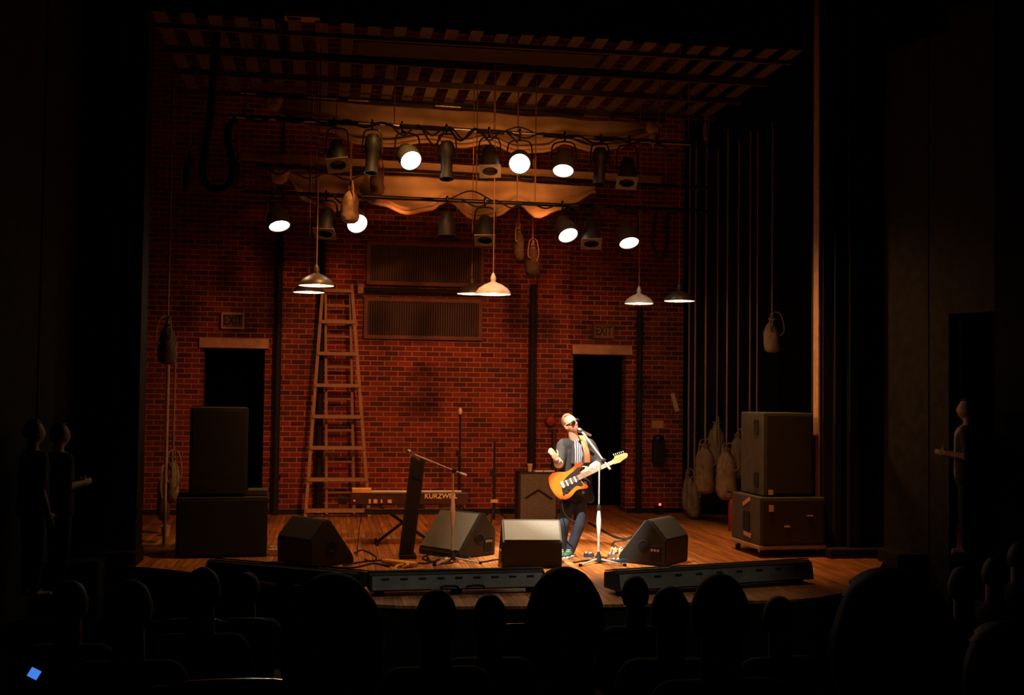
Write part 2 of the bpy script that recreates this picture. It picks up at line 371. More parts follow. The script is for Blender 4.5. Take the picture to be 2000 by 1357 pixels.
for nm, (x0, y0, x1, y1), lab in (('upper', (715, 479, 945, 556), 'dark ribbed metal wall panel mounted above the horizontal conduit'), ('lower', (710, 586, 941, 661), 'dark ribbed metal wall panel mounted below the horizontal conduit')):
    a = at(x0, y1, YB); b = at(x1, y0, YB); r = thing('vent_panel', lab, 'vent', ((a.x+b.x)/2, YB-.05, a.z))
    bm = NB(); w = .06
    for (xx0, xx1, zz0, zz1) in ((a.x, b.x, b.z-w, b.z), (a.x, b.x, a.z, a.z+w), (a.x, a.x+w, a.z+w, b.z-w), (b.x-w, b.x, a.z+w, b.z-w)): slab(bm, xx0, xx1, YB-.09, YB-.005, zz0, zz1)
    part('frame', bm, M['ribframe'], r)
    bm = NB(); n = 46
    for i in range(n):
        xx = a.x+w + (b.x-a.x-2*w)*(i+.5)/n
        slab(bm, xx-.014, xx+.014, YB-.075, YB-.02, a.z+w, b.z-w)
    slab(bm, a.x+w, b.x-w, YB-.02, YB-.006, a.z+w, b.z-w)
    part('ribbed_plate', bm, M['ribs'], r)
a = at(704, 566, YB-.1); b = at(950, 576, YB-.1)
r = thing('wall_conduit', 'dark horizontal conduit running between the two ribbed wall panels', 'conduit', (a.x, YB-.1, a.z))
bm = NB(); tube(bm, [a, V((b.x, YB-.1, a.z-.0))], .045, 10); part('tube', bm, M['black'], r, smooth=True)
bm = NB(); box(bm, a + V((0, 0, .02)), (.10, .12, .16), bev=.015); part('junction_box', bm, M['lintel'], r, 'pale box at the end of the conduit')
for (x0, y0, x1, y1), fm, lab in (((433, 612, 478, 642), M['signframe'], 'EXIT sign with a lit orange frame above the doorway behind the dark speaker stack'), ((1156, 634, 1197, 661), M['ribframe'], 'dim EXIT sign above the doorway behind the guitarist')):
    a = at(x0, y1, YB); b = at(x1, y0, YB); cx, cz = (a.x+b.x)/2, (a.z+b.z)/2
    r = thing('exit_sign', lab, 'sign', (cx, YB-.08, a.z), 'exit signs above the doors')
    bm = NB(); box(bm, (cx, YB-.05, cz), (b.x-a.x, .09, b.z-a.z)); part('case', bm, M['sign'], r)
    bm = NB(); w = .022
    for (xx0, xx1, zz0, zz1) in ((a.x, b.x, b.z-w, b.z), (a.x, b.x, a.z, a.z+w), (a.x, a.x+w, a.z+w, b.z-w), (b.x-w, b.x, a.z+w, b.z-w)): slab(bm, xx0, xx1, YB-.115, YB-.096, zz0, zz1)
    part('frame', bm, fm, r)
    text_part('lettering', 'EXIT', (b.z-a.z)*.86, M['signletter'], r, (cx, YB-.10, cz), xs=.66)
a = at(1272, 836, YB); b = at(1295, 821, YB)
bm = NB(); slab(bm, a.x, b.x, YB-.03, YB-.004, a.z, b.z); solo('wall_sign_paper', bm, M['papertan'], 'small blank tan notice on the brick wall past the doorway', 'notice')
c = at(1287, 858, YB-.14); r = thing('wall_mounted_box', 'dark wall box with a curved top under the tan notice', 'box', (c.x, YB-.12, c.z-.4))
bm = NB(); box(bm, (c.x, YB-.11, c.z-.20), (.20, .16, .40), bev=.03); part('body', bm, M['black'], r)
bm = NB(); ellipsoid(bm, (c.x, YB-.12, c.z+.0), (.10, .08, .08)); part('dome', bm, M['pipe'], r, smooth=True)
c = at(1076, 822, YB-.20); r = thing('fire_bell', 'red fire bell on a thin brown standpipe beside the amplifier', 'bell', (c.x, YB-.2, 0))
bm = NB(); lathe(bm, [(.0, .0), (.09, .0), (.09, .03), (.07, .06), (.0, .07)], c + V((0, .06, 0)), (0, -1, 0), 20, True, True); part('gong', bm, M['red'], r, smooth=True)
bm = NB(); tube(bm, [(c.x+.06, YB-.2, 0), (c.x+.06, YB-.2, c.z-.14)], .035, 10); part('standpipe', bm, M['conduit'], r, smooth=True)
# leaning pale slat
c0, c1 = at(1313, 768, YB-.6), at(1323, 803, YB-.6)
bm = NB(); bar(bm, c0, c1, .07, .02, (0, 1, 0)); solo('wall_hanging_slat', bm, M['batten'], 'short pale slat leaning at the dark end of the brick wall', 'slat')
# floor indicator lamps at the back
for (px, py, m, lab) in ((1243, 999, 'ledwarm', 'tiny amber indicator light on the floor by the doorway'), (1289, 985, 'led', 'tiny red indicator light on dark equipment by the wall')):
    c = atz(px, py, .02) if m == 'ledwarm' else at(px, py, 18.9)
    r = thing('indicator_light', lab, 'light', (c.x, c.y, 0))
    bm = NB(); h = max(.03, c.z-.02); box(bm, (c.x, c.y+.05, h/2), (.12, .08, h)); part('case', bm, M['black'], r)
    bm = NB(); ellipsoid(bm, (c.x, c.y, c.z), (.024, .012, .02), n=10); part('lens', bm, M[m], r)
c = at(365, 127, 17.5); r = thing('hanging_indicator', 'tiny red indicator light high in the dark corner over the rope', 'light', c)
bm = NB(); tube(bm, [c + V((0, .03, -.3)), c + V((0, .03, 1.9))], .012, 6); part('cord', bm, M['black'], r)
bm = NB(); ellipsoid(bm, c, (.022, .02, .022), n=10); part('lens', bm, M['led'], r)

# ================================================================== OVERHEAD
# timber canopy
r = thing('timber_canopy_hanging', 'slatted timber canopy of beams and cross slats hung high over the stage', 'canopy', (2.1, 16, 6.2))
p = at(1000, 80, 14.35); zc = p.z
BY = [14.45, 15.35, 16.45, 17.6]
xl, xr = at(300, 50, 14.45).x, at(1545, 125, 14.45).x
for i, y in enumerate(BY):
    h = (.05, .10, .08, .06)[i]; ext = (y-14.45)*.02
    bm = NB(); bar(bm, (xl-ext, y, zc-h/2-.016), (xr+ext, y, zc-h/2-.016), .06, h); part('beam', bm, M['beam'], r)
ns = 26
for i in range(ns):
    x = xl + .12 + (xr-xl-.24)*i/(ns-1)
    bm = NB(); j = random.uniform(-.03, .03)
    bar(bm, (x+j*.3, 14.02+random.uniform(-.05, .05), zc+.0), (x-j*.3, 17.75, zc+.0), .155, .028); part('slat', bm, M['slat'], r)
bm = NB(); slab(bm, at(700, 70, 14.6).x, at(1180, 100, 14.6).x, 14.6, 15.2, zc-.045, zc-.022); part('board', bm, M['beam'], r, 'wide dark board under the front slats')
for x in (xl+1.2, 1.9, 3.6, xr-1.2):
    bm = NB(); tube(bm, [(x, 15.35, zc+.02), (x, 15.35, 7.99)], .012, 6); part('suspension_cord', bm, M['pipe'], r)
c = at(590, 42, 14.0); bm = NB(); box(bm, (c.x, 14.05, zc+.05), (.42, .2, .07)); solo('hanging_plank_end', bm, M['trim'], 'short reddish plank lying on the front edge of the timber canopy', 'plank')

def hpipe(name, label, a, b, rr, m, Y, sag=0, extra=None):
    A = at(*a, Y); B = atz(*b, A.z)
    r = thing(name, label, 'pipe', A)
    bm = NB(); tube(bm, [A, B], rr, 10); part('tube', bm, m, r, smooth=True)
    return r, A, B
rA, A0, A1 = hpipe('hanging_pipe', 'front lighting pipe carrying the upper row of lamps', (448, 226), (1348, 281), .027, M['steel'], 14.7)
rB, B0, B1 = hpipe('hanging_pipe', 'rear steel pipe under the pale timber batten', (500, 322), (1385, 367), .024, M['pipe'], 16.75)
rC, C0, C1 = hpipe('hanging_pipe', 'lower lighting pipe carrying the second row of lamps', (478, 374), (1388, 413), .027, M['pipe'], 15.5)
rD, D0, D1 = hpipe('hanging_pipe', 'high steel pipe along the top edge of the upper cream drape', (470, 180), (1300, 236), .022, M['steel'], 17.05)
rE, E0, E1 = hpipe('hanging_pipe', 'thin long steel pipe ending near the sandbag ropes', (1250, 277), (1412, 288), .016, M['pipe'], 15.6)
def lerp(a, b, t): return a + (b-a)*t
def onpipe(A, B, px):
    lo, hi = 0., 1.
    def px_of(t):
        q = lerp(A, B, t) - CAM; return 1000 + FPX*q.dot(CR)/q.dot(CW)
    for _ in range(40):
        mid = (lo+hi)/2
        if px_of(mid) < px: lo = mid
        else: hi = mid
    return lerp(A, B, lo)
# tape sleeves and cable bundles on the pipes
for (rr, A, B, cuts) in ((rA, A0, A1, ((540, 590), (640, 700), (780, 880), (930, 985), (1060, 1120), (1160, 1200))), (rD, D0, D1, ((500, 600), (660, 680), (720, 850), (900, 1140), (1190, 1200), (1240, 1300)))):
    for a, b in cuts:
        bm = NB(); tube(bm, [onpipe(A, B, a), onpipe(A, B, b)], .031, 8); part('band', bm, M['black'], rr, 'black sleeve')
def cable(rr, A, B, px0, px1, n, drop, rad, nm='cable'):
    pts = []
    for i in range(n+1):
        q = onpipe(A, B, px0 + (px1-px0)*i/n); pts.append(q + V((0, -.045 + .02*math.sin(i*1.7), (-drop if i % 2 else .02) * random.uniform(.5, 1.1))))
    bm = NB(); tube(bm, spline(pts, 5), rad, 6); part(nm, bm, M['black'], rr, smooth=True)
cable(rA, A0, A1, 470, 780, 9, .06, .018); cable(rA, A0, A1, 760, 1010, 9, .14, .014); cable(rA, A0, A1, 820, 960, 5, .2, .012); cable(rA, A0, A1, 990, 1300, 9, .08, .013)
cable(rA, A0, A1, 985, 1040, 2, -.10, .010)
cable(rB, B0, B1, 510, 720, 6, .12, .014); cable(rB, B0, B1, 900, 1250, 8, .06, .012)
cable(rC, C0, C1, 590, 720, 5, .10, .013); cable(rC, C0, C1, 880, 960, 2, -.15, .010); cable(rC, C0, C1, 900, 1130, 7, .08, .012); cable(rC, C0, C1, 1130, 1290, 5, .05, .012)
# pale timber batten
a = at(472, 305, 17.1); b = atz(1292, 351, a.z)
bm = NB(); bar(bm, a, b, .03, .105); solo('hanging_batten', bm, M['batten'], 'pale timber batten behind the lamps between the two cream drapes', 'batten')
# pipe hanger wires
for (rr, A, B, pxs) in ((rA, A0, A1, (478, 625, 770, 965, 1287, 1345)), (rC, C0, C1, (605, 617, 930, 1010, 1045)), (rB, B0, B1, (655, 1300)), (rD, D0, D1, (610, 885, 1090, 1112))):
    for px in pxs:
        q = onpipe(A, B, px); bm = NB(); tube(bm, [q + V((0, 0, .03)), V((q.x, q.y, zc-.12))], .009, 6); part('hanger_rope', bm, M['rope'], rr)

# drapes
def poly_at(pts, u):
    n = len(pts)
    if not hasattr(pts, 'cum'): pass
    x = pts[0][0] + (pts[-1][0]-pts[0][0])*u
    for (x0, y0), (x1, y1) in zip(pts, pts[1:]):
        if x <= x1:
            t = (x-x0)/(x1-x0); t = t*t*(3-2*t); return x, y0 + (y1-y0)*t
    return pts[-1]
def drape(name, label, top, bot, Y, folds, knots):
    r = thing(name, label, 'drape', at(*top[0], Y), 'cream drapes over the stage')
    nu, nv = 110, 22; bm = NB(); g = []
    for i in range(nu+1):
        u = i/nu; a = poly_at(top, u); b = poly_at(bot, u); row = []
        for j in range(nv+1):
            v = j/nv
            q = at(lerp(a[0], b[0], v), lerp(a[1], b[1], v), Y)
            sw = math.sin(v*math.pi*folds + 1.3*math.sin(u*9))*.035*(v**1.5) + .03*math.sin(u*40)*(1-v)*.5
            belly = -.22*v*math.sin(math.pi*u)**.6
            row.append(bm.verts.new(q + V((0, sw + belly, 0))))
        g.append(row)
    for i in range(nu):
        for j in range(nv): bm.faces.new((g[i][j], g[i+1][j], g[i+1][j+1], g[i][j+1]))
    o = part('sheet', bm, M['cloth'], r, smooth=True); s = o.modifiers.new('t', 'SOLIDIFY'); s.thickness = .006
    bm = NB()
    for pts in rolls(bot, Y): tube(bm, pts, .03, 8)
    part('rolled_hem', bm, M['cloth'], r, smooth=True)
    for (px, py, s0, tail) in knots:
        c = at(px, py, Y-.12); bm = NB()
        ellipsoid(bm, c, (s0, s0*.7, s0*.85), n=12); ellipsoid(bm, c + V((s0*.6, -.03, s0*.5)), (s0*.6, s0*.5, s0*.5), n=10); ellipsoid(bm, c + V((-s0*.5, -.03, s0*.35)), (s0*.55, s0*.5, s0*.6), n=10)
        if tail: lathe(bm, [(s0*.25, 0), (s0*.6, s0*1.1), (.005, s0*2.7)], c, (0, 0, -1), 10, True, True, .1)
        part('knot', bm, M['cloth'], r, smooth=True)
    return r
def rolls(bot, Y):
    out = []
    for off, lift in ((0, 0), (8, 9)):
        pts = []
        for i in range(61):
            u = i/60; x, y = poly_at(bot, u); pts.append(at(x, y - lift*math.sin(math.pi*u), Y) + V((0, -.22*math.sin(math.pi*u)**.6 - .03, 0)))
        out.append(pts)
    return out
drape('hanging_drape', 'upper cream cloth drape knotted at both ends behind the front lighting pipe', [(528, 192), (640, 197), (760, 206), (900, 215), (1050, 226), (1180, 236), (1284, 243)],
      [(532, 212), (575, 243), (640, 258), (700, 284), (760, 290), (830, 282), (900, 292), (950, 284), (1005, 303), (1060, 300), (1095, 283), (1150, 297), (1205, 290), (1250, 266), (1281, 255)], 17.4, 5, [(534, 203, .12, False), (1276, 250, .12, True)])
drape('hanging_drape', 'lower cream cloth drape with swagged hem behind the second lighting pipe', [(556, 332), (760, 343), (960, 353), (1165, 364)],
      [(562, 345), (596, 392), (650, 414), (705, 392), (745, 404), (792, 421), (835, 414), (872, 396), (920, 430), (965, 424), (1008, 400), (1045, 427), (1085, 412), (1115, 396), (1160, 374)], 17.0, 4, [(545, 345, .13, False)])

# lamps on the pipes
def lamp(px_l, px_b, ratio, kind, lit, A, B, label, rad=.13):
    q = onpipe(A, B, px_b[0]); Y = q.y - .06
    L = at(*px_l, Y - .05); Bk = at(*px_b, Y)
    e = CR*(px_l[0]-px_b[0]) - CU*(px_l[1]-px_b[1]); e.normalize()
    d = (e*math.sqrt(1-ratio*ratio) - CW*ratio).normalized()
    nm = 'stage_spotlight'
    r = thing(nm, label, 'stage light', (q.x, q.y, q.z), 'lamps on the lighting pipes')
    length = {'par': .34, 'frame': .36, 'ellips': .5}[kind]
    if kind == 'par': base = L - d*length
    else: base = L - d*length
    hm = M['can_grey'] if lit else M['can']
    bm = NB()
    if kind == 'ellips':
        lathe(bm, [(.0, 0), (.07, .0), (.10, .06), (.105, .18), (.075, .22), (.075, .44), (.09, .44), (.09, .5), (.07, .5), (.068, .42)], base, d, 20, True)
    else:
        lathe(bm, [(.0, 0), (.06, 0), (.085, .03), (.09, .10), (rad*.92, .16), (rad, .2), (rad, length), (rad-.012, length), (rad-.014, length-.05)], base, d, 22, True)
    part('housing', bm, hm, r, smooth=True)
    u, v, dd = basis(d)
    bm = NB(); lr = rad-.006 if kind != 'ellips' else .068
    bulge = .035 if lit else .012
    lathe(bm, [(lr, 0), (lr*.8, bulge*.6), (lr*.4, bulge), (.001, bulge*1.1)], base + d*(length - (.02 if lit else .04)), d, 22, True, True)
    part('lens', bm, M['lit'] if lit else M['glass'], r, 'glowing lens' if lit else None, smooth=True)
    if kind == 'frame':
        bm = NB(); s = rad*1.12; xax = (CR - d*CR.dot(d)).normalized(); yax = d.cross(xax); c = base + d*(length+.006)
        n = 24; inner = []; outer = []
        for i in range(n):
            a = 2*math.pi*i/n; cx, sy = math.cos(a), math.sin(a); k = 1/max(abs(cx), abs(sy))
            inner.append(c + xax*(cx*rad*.8) + yax*(sy*rad*.8)); outer.append(c + xax*(cx*k*s) + yax*(sy*k*s))
        for off in (0, .012):
            I = [bm.verts.new(p + d*off) for p in inner]; O = [bm.verts.new(p + d*off) for p in outer]; bridge(bm, I, O)
            if off == 0: I0, O0 = I, O
            else: bridge(bm, O0, O); bridge(bm, I0, I)
        part('gel_frame', bm, M['gel'], r)
    # yoke and clamp
    ctr = base + d*(length*.45); xax = (CR - d*CR.dot(d)).normalized(); w = (rad if kind != 'ellips' else .105) + .02
    top = V((q.x, q.y, q.z-.06)); tz = max(top.z-.02, ctr.z+.12)
    bm = NB()
    hx = V((xax.x, xax.y, 0)).normalized()
    tube(bm, spline([ctr - xax*w, ctr - xax*w + V((0, 0, .08)), V((ctr.x, ctr.y, tz-.03)) - hx*w*.8, V((ctr.x, ctr.y, tz)), V((ctr.x, ctr.y, tz-.03)) + hx*w*.8, ctr + xax*w + V((0, 0, .08)), ctr + xax*w], 4), .011, 6)
    part('yoke', bm, M['pipe'], r, smooth=True)
    bm = NB(); tube(bm, [V((ctr.x, ctr.y, tz)), top], .014, 6)
    c0 = q + V((0, 0, .0)); tube(bm, spline([top, q + V((0, -.05, -.03)), q + V((0, -.055, .03)), q + V((0, 0, .055)), q + V((0, .05, .02))], 4), .012, 6)
    part('clamp', bm, M['pipe'], r, smooth=True)
    return base + d*(length+.06), d
LITS = []
SP = [
 ((660, 321), (652, 268), .5, 'frame', 0, 'A', 'unlit lamp with square gel frame, first on the front pipe from the looped cable'),
 ((724, 338), (727, 272), .2, 'ellips', 0, 'A', 'unlit narrow tubular lamp between the gel-framed lamp and a glowing lamp on the front pipe'),
 ((803, 314), (785, 282), .72, 'par', 1, 'A', 'glowing tilted lamp on the front pipe, the lit one closest to the looped black cable'),
 ((872, 350), (872, 285), .2, 'ellips', 0, 'A', 'unlit narrow tubular lamp second along the front pipe, between glowing and gel-framed lamps'),
 ((957, 333), (955, 280), .45, 'frame', 0, 'A', 'unlit gel-framed lamp with one bright edge beside the brightest glowing lamp'),
 ((1015, 320), (1015, 285), .88, 'par', 1, 'A', 'brightest glowing lamp facing straight out from the front pipe'),
 ((1100, 334), (1103, 292), .5, 'par', 1, 'A', 'glowing lamp aimed down, last of the three alight on the front pipe'),
 ((1170, 361), (1173, 300), .2, 'ellips', 0, 'A', 'unlit narrow tubular lamp beyond the last glowing lamp on the front pipe'),
 ((1224, 356), (1228, 298), .45, 'frame', 0, 'A', 'unlit lamp with tilted square gel frame at the knotted end of the front pipe'),
 ((546, 442), (532, 388), .4, 'par', 1, 'C', 'glowing lamp on the long grey housing above the first doorway'),
 ((634, 455), (637, 405), .42, 'frame', 0, 'C', 'unlit black gel-framed lamp above the ladder on the lower pipe'),
 ((698, 437), (680, 410), .78, 'par', 1, 'C', 'glowing lamp half hidden by a sandbag on the lower pipe'),
 ((872, 462), (873, 408), .1, 'par', 0, 'C', 'unlit black lamp seen from behind hanging over the ribbed panels'),
 ((947, 468), (947, 420), .45, 'frame', 0, 'C', 'unlit black gel-framed lamp directly above the white-lit pendant'),
 ((1110, 460), (1098, 425), .6, 'par', 1, 'C', 'glowing lamp with one bright sliver on the lower pipe near the dim exit sign'),
 ((1155, 475), (1155, 430), .45, 'frame', 0, 'C', 'unlit gel-framed lamp between the two glowing lamps on the lower pipe'),
 ((1229, 475), (1222, 430), .5, 'par', 1, 'C', 'glowing lamp last along the lower pipe, nearest the sandbag ropes'),
]
for (pl, pb, ra, k, lit, P_, lab) in SP:
    A, B = (A0, A1) if P_ == 'A' else (C0, C1)
    o, d = lamp(pl, pb, ra, k, lit, A, B, lab, .145 if lit else .125)
    if lit: LITS.append((o, d, P_))

# pendant lamps
def pendant(px, py, Y, wpx, label, m):
    c = at(px, py, Y); R0 = wpx*mpp(Y*1.03)/2
    r = thing('pendant_lamp', label, 'pendant lamp', c, 'pendant lamps over the stage')
    k = R0/.21
    bm = NB(); lathe(bm, [(.21*k, 0), (.205*k, .03*k), (.17*k, .075*k), (.11*k, .115*k), (.05*k, .14*k), (.035*k, .15*k)], c, (0, 0, 1), 32)
    o = part('shade', bm, M[m], r, smooth=True)
    bm = NB(); lathe(bm, [(.208*k, .001), (.200*k, .028*k), (.165*k, .07*k), (.105*k, .108*k), (.045*k, .132*k), (.001, .134*k)], c, (0, 0, 1), 32)
    part('reflector', bm, M['shade_white'], r, 'white inner face', smooth=True)
    bm = NB(); lathe(bm, [(.03*k, .15*k), (.034*k, .20*k), (.018*k, .24*k), (.006, .26*k)], c, (0, 0, 1), 16, True, True); part('cap', bm, M[m], r, smooth=True)
    bm = NB(); ellipsoid(bm, c + V((0, 0, .045*k)), (.05*k, .05*k, .055*k), n=12); part('bulb', bm, M['bulb'], r, 'glowing bulb', smooth=True)
    bm = NB(); tube(bm, [c + V((0, 0, .25*k)), V((c.x, c.y, zc-.022))], .007, 6); part('cord', bm, M['rope'], r)
    return c
PEND = []
for a in ((618, 558, 15.0, 66, 'bronze pendant lamp above the ladder, the higher of an overlapping pair', 'shade_dark'), (603, 571, 16.4, 58, 'bronze pendant lamp mostly hidden behind another above the ladder', 'shade_dark'),
          (921, 574, 16.15, 56, 'tan pendant lamp tucked behind the white-lit pendant', 'shade_dark'), (963, 575, 15.26, 68, 'white-lit pendant lamp hanging centrally over the ribbed panels', 'shade_white'),
          (1248, 593, 16.8, 56, 'pendant lamp with a half white-lit shade above the second doorway', 'shade_white'), (1327, 588, 15.9, 60, 'dark bronze pendant lamp hanging among the sandbag ropes', 'shade_dark')):
    PEND.append(pendant(*a))

# ropes and sandbags
def sandbag(px, py, wpx, hpx, Y, label, topz, m='sack', bottom=False, loops=2, lean=0, ropem='rope', group='sandbags on ropes'):
    """px,py: middle of the bag"""
    c = at(px, py, Y); s = mpp(Y*1.02); w, h = wpx*s/2*1.14, hpx*s
    z0 = c.z - h/2
    r = thing('hanging_sandbag', label, 'sandbag', (c.x, c.y, z0), group)
    bm = NB(); ph = random.uniform(0, 6)
    lathe(bm, [(.001, 0), (w*.55, .0), (w*.9, h*.06), (w*1.06, h*.2), (w*1.0, h*.4), (w*1.04, h*.55), (w*.92, h*.7), (w*.74, h*.82), (w*.40, h*.90), (w*.30, h*.93), (w*.55, h*1.0)], (c.x, c.y, z0), (lean, 0, 1), 24, False, True, .075, .8)
    part('bag', bm, M[m], r, smooth=True)
    tp = V((c.x + lean*h*.9, c.y, z0 + h*.92))
    rx = V((c.x, c.y, topz))
    bm = NB(); tube(bm, [tp, V((tp.x*.5+rx.x*.5, c.y, tp.z+.3)), rx] if topz-tp.z > .5 else [tp, rx], .014, 6); part('rope', bm, M[ropem], r, smooth=True)
    bm = NB()
    ellipsoid(bm, tp + V((0, 0, .0)), (w*.36, w*.36, .025), n=10); ellipsoid(bm, tp + V((0, 0, .05)), (.030, .030, .045), n=8); ellipsoid(bm, tp + V((.01, 0, .11)), (.024, .024, .035), n=8)
    part('knot', bm, M[ropem], r, smooth=True)
    for i in range(loops):
        a = ph + i*2.4; bm = NB(); sx = math.cos(a)*w*(.62+.2*i)
        tube(bm, spline([tp + V((0, -.02, .14)), tp + V((sx*.8, -w*.7, .10)), tp + V((sx*1.15, -w, -h*.25)), tp + V((sx*.6, -w*1.02, -h*(.35+.1*i)))], 5), .010, 6); part('tie_cord', bm, M[ropem], r, smooth=True)
    return r
TZ = 6.1
RB = [((1344, 962), 24, 74, 18.55, 'limp sandbag half hidden behind the one standing on the floor'), ((1356, 976), 30, 72, 18.2, 'sandbag resting on the floor below the hanging cluster'),
      ((1377, 915), 42, 98, 17.7, 'pale sandbag hanging with loose looped cord, first of the hanging cluster from the brick wall'), ((1400, 875), 38, 105, 18.3, 'sandbag hanging highest, behind two others in the cluster'),
      ((1419, 925), 42, 102, 17.2, 'sandbag with a dangling cord end hanging lowest beside the loudspeaker stack'), ((1441, 890), 32, 88, 17.9, 'sandbag hanging closest behind the loudspeaker stack')]
for (p_, w, h, Y, lab) in RB: sandbag(*p_, w, h, Y, lab, TZ)
sandbag(1508, 655, 34, 68, 16.6, 'single sandbag hanging high and alone above the loudspeaker stack', TZ, loops=2)
for px, lab in ((1464, 'first of two ropes dropping straight behind the tall loudspeaker'), (1478, 'second of two ropes dropping straight behind the tall loudspeaker, nearer its middle')):
    c = at(px, 800, 17.2); bm = NB(); tube(bm, [(c.x, c.y, .02), (c.x+.004, c.y, 3), (c.x, c.y, TZ)], .014, 6)
    solo('hanging_rope', bm, M['rope'], lab, 'rope', 'bare ropes behind the loudspeaker stack')
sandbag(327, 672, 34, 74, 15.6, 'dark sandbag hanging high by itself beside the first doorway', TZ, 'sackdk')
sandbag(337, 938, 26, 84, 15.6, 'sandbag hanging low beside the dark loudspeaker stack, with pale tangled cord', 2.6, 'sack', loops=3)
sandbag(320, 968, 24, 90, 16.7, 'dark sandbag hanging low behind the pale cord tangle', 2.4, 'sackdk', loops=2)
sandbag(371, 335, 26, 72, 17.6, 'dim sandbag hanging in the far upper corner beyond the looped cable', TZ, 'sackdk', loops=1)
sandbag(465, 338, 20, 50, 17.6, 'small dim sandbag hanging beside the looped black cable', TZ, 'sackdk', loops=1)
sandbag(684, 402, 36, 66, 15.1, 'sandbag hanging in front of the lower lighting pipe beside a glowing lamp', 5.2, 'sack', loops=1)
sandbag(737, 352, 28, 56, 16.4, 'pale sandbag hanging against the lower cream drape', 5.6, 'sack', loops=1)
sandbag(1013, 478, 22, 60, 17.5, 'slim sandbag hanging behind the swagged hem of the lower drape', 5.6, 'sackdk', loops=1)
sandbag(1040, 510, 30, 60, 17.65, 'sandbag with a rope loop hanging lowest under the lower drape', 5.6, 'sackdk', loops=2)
sandbag(1379, 253, 12, 44, 17.0, 'small frayed rope bundle hanging high by the rope lines', TZ, 'sack', loops=1)
c = at(327, 780, 15.4); bm = NB(); tube(bm, [(c.x, c.y, 0), (c.x, c.y, 2.3)], .022, 8); solo('standing_pole', bm, M['trim'], 'thin tan pole standing below the dark lone sandbag', 'pole')
# thick cable loops
def cabloop(pts, Y, rad, label):
    bm = NB(); tube(bm, spline([at(x, y, Y + dy) for x, y, dy in pts], 6), rad, 10); solo('hanging_cable', bm, M['black'], label, 'cable', smooth=True)
cabloop([(425, 60, 0), (417, 140, 0), (410, 230, 0), (399, 300, 0), (397, 345, 0), (412, 367, 0), (437, 368, 0), (453, 350, 0), (455, 320, 0), (446, 280, 0), (447, 250, .05), (462, 233, .02)], 14.55, .048, 'thick black cable hanging in a long loop at the end of the front lighting pipe')
cabloop([(1283, 405, 0), (1278, 440, 0), (1276, 480, 0), (1287, 506, 0), (1299, 495, 0), (1303, 460, 0), (1302, 420, 0)], 15.9, .025, 'black cable hanging in a narrow loop at the end of the lower lighting pipe')

# ================================================================== LADDER
r = thing('wooden_stepladder', 'tall pale wooden stepladder standing open against the brick wall', 'ladder', (.3, 18.4, 0))
def lad(px, py):      # front frame leans from Y 17.95 at the foot to 18.55 at the top
    t = (1008-py)/(1008-555); return at(px, py, 18.72 + .26*t)
lx = lambda y: 596 + (631-596)*(1020-y)/(1020-555); rx = lambda y: 722 + (687-722)*(1020-y)/(1020-555)
for f in (lx, rx):
    bm = NB(); bar(bm, lad(f(1009), 1009), lad(f(555), 555), .05, .07, (0, 1, 0)); part('front_rail', bm, M['ladder'], r)
for y in (567, 628, 690, 752, 813, 874, 936, 997):
    bm = NB(); a, b = lad(lx(y)-1, y), lad(rx(y)+1, y); b.z = a.z; b.y = a.y; bar(bm, a, b, .14, .055); part('tread', bm, M['ladder'], r)
def back(px, py):
    t = (1012-py)/(1012-560); return at(px, py, 19.02 + .0*t)
bl = lambda y: 638 - 2*(1012-y)/452; brr = lambda y: 692 - 8*(1012-y)/452
for f in (bl, brr):
    bm = NB(); bar(bm, back(f(1004), 1004), back(f(566), 566), .04, .05, (0, 1, 0)); part('rear_rail', bm, M['ladder'], r)
for y in (597, 657, 717, 779, 840, 902, 962):
    bm = NB(); a, b = back(bl(y), y), back(brr(y), y); b.z = a.z; tube(bm, [a, b], .02, 8); part('rung', bm, M['ladder'], r, smooth=True)

# ================================================================== LOUDSPEAKERS
def cabinet(name, label, p0, p1, depth, z0, z1, side=1, grilled=True, handles=(), tags=(), cat='loudspeaker', front='grille', body='cabgrey', inset=.03):
    """p0 front-left, p1 front-right (ground points)"""
    p0, p1 = V((p0.x, p0.y, z0)), V((p1.x, p1.y, z0)); u = (p1-p0); w = u.length; u.normalize(); n = V((-u.y, u.x, 0)); up = V((0, 0, 1))
    if n.y < 0: n = -n
    c = (p0+p1)/2 + n*depth/2; r = thing(name, label, cat, c); h = z1-z0
    mt = Matrix((u, n, up)).transposed()
    bm = NB(); box(bm, c + up*h/2, (w, depth, h), mt, .015); part('cabinet', bm, M[body], r)
    bm = NB(); box(bm, (p0+p1)/2 - n*.012 + up*h/2, (w-2*inset, .02, h-2*inset), mt, .006); part('grille', bm, M[front], r)
    for (s, fy, fz, hw, hh) in handles:
        q = (p0 if s < 0 else p1) + n*depth*fy + up*h*fz + u*s*.004
        bm = NB(); t = .028
        for (dy, dz, sy, sz) in ((0, hh/2, hw, t), (0, -hh/2, hw, t), (-hw/2, 0, t, hh), (hw/2, 0, t, hh)): box(bm, q + n*dy + up*dz, (.02, sy, sz), mt)
        box(bm, q, (.012, hw, hh), mt); part('handle_recess', bm, M['black'], r)
    for (fx, fz, sw, sh, m) in tags:
        bm = NB(); box(bm, lerp(p0, p1, fx) - n*.026 + up*h*fz, (sw, .008, sh), mt); part('label_plate', bm, M[m], r)
    return r, p0, p1, n, u, mt
q0 = atz(1484, 1066, .15); q1 = atz(1612, 1064, .15)
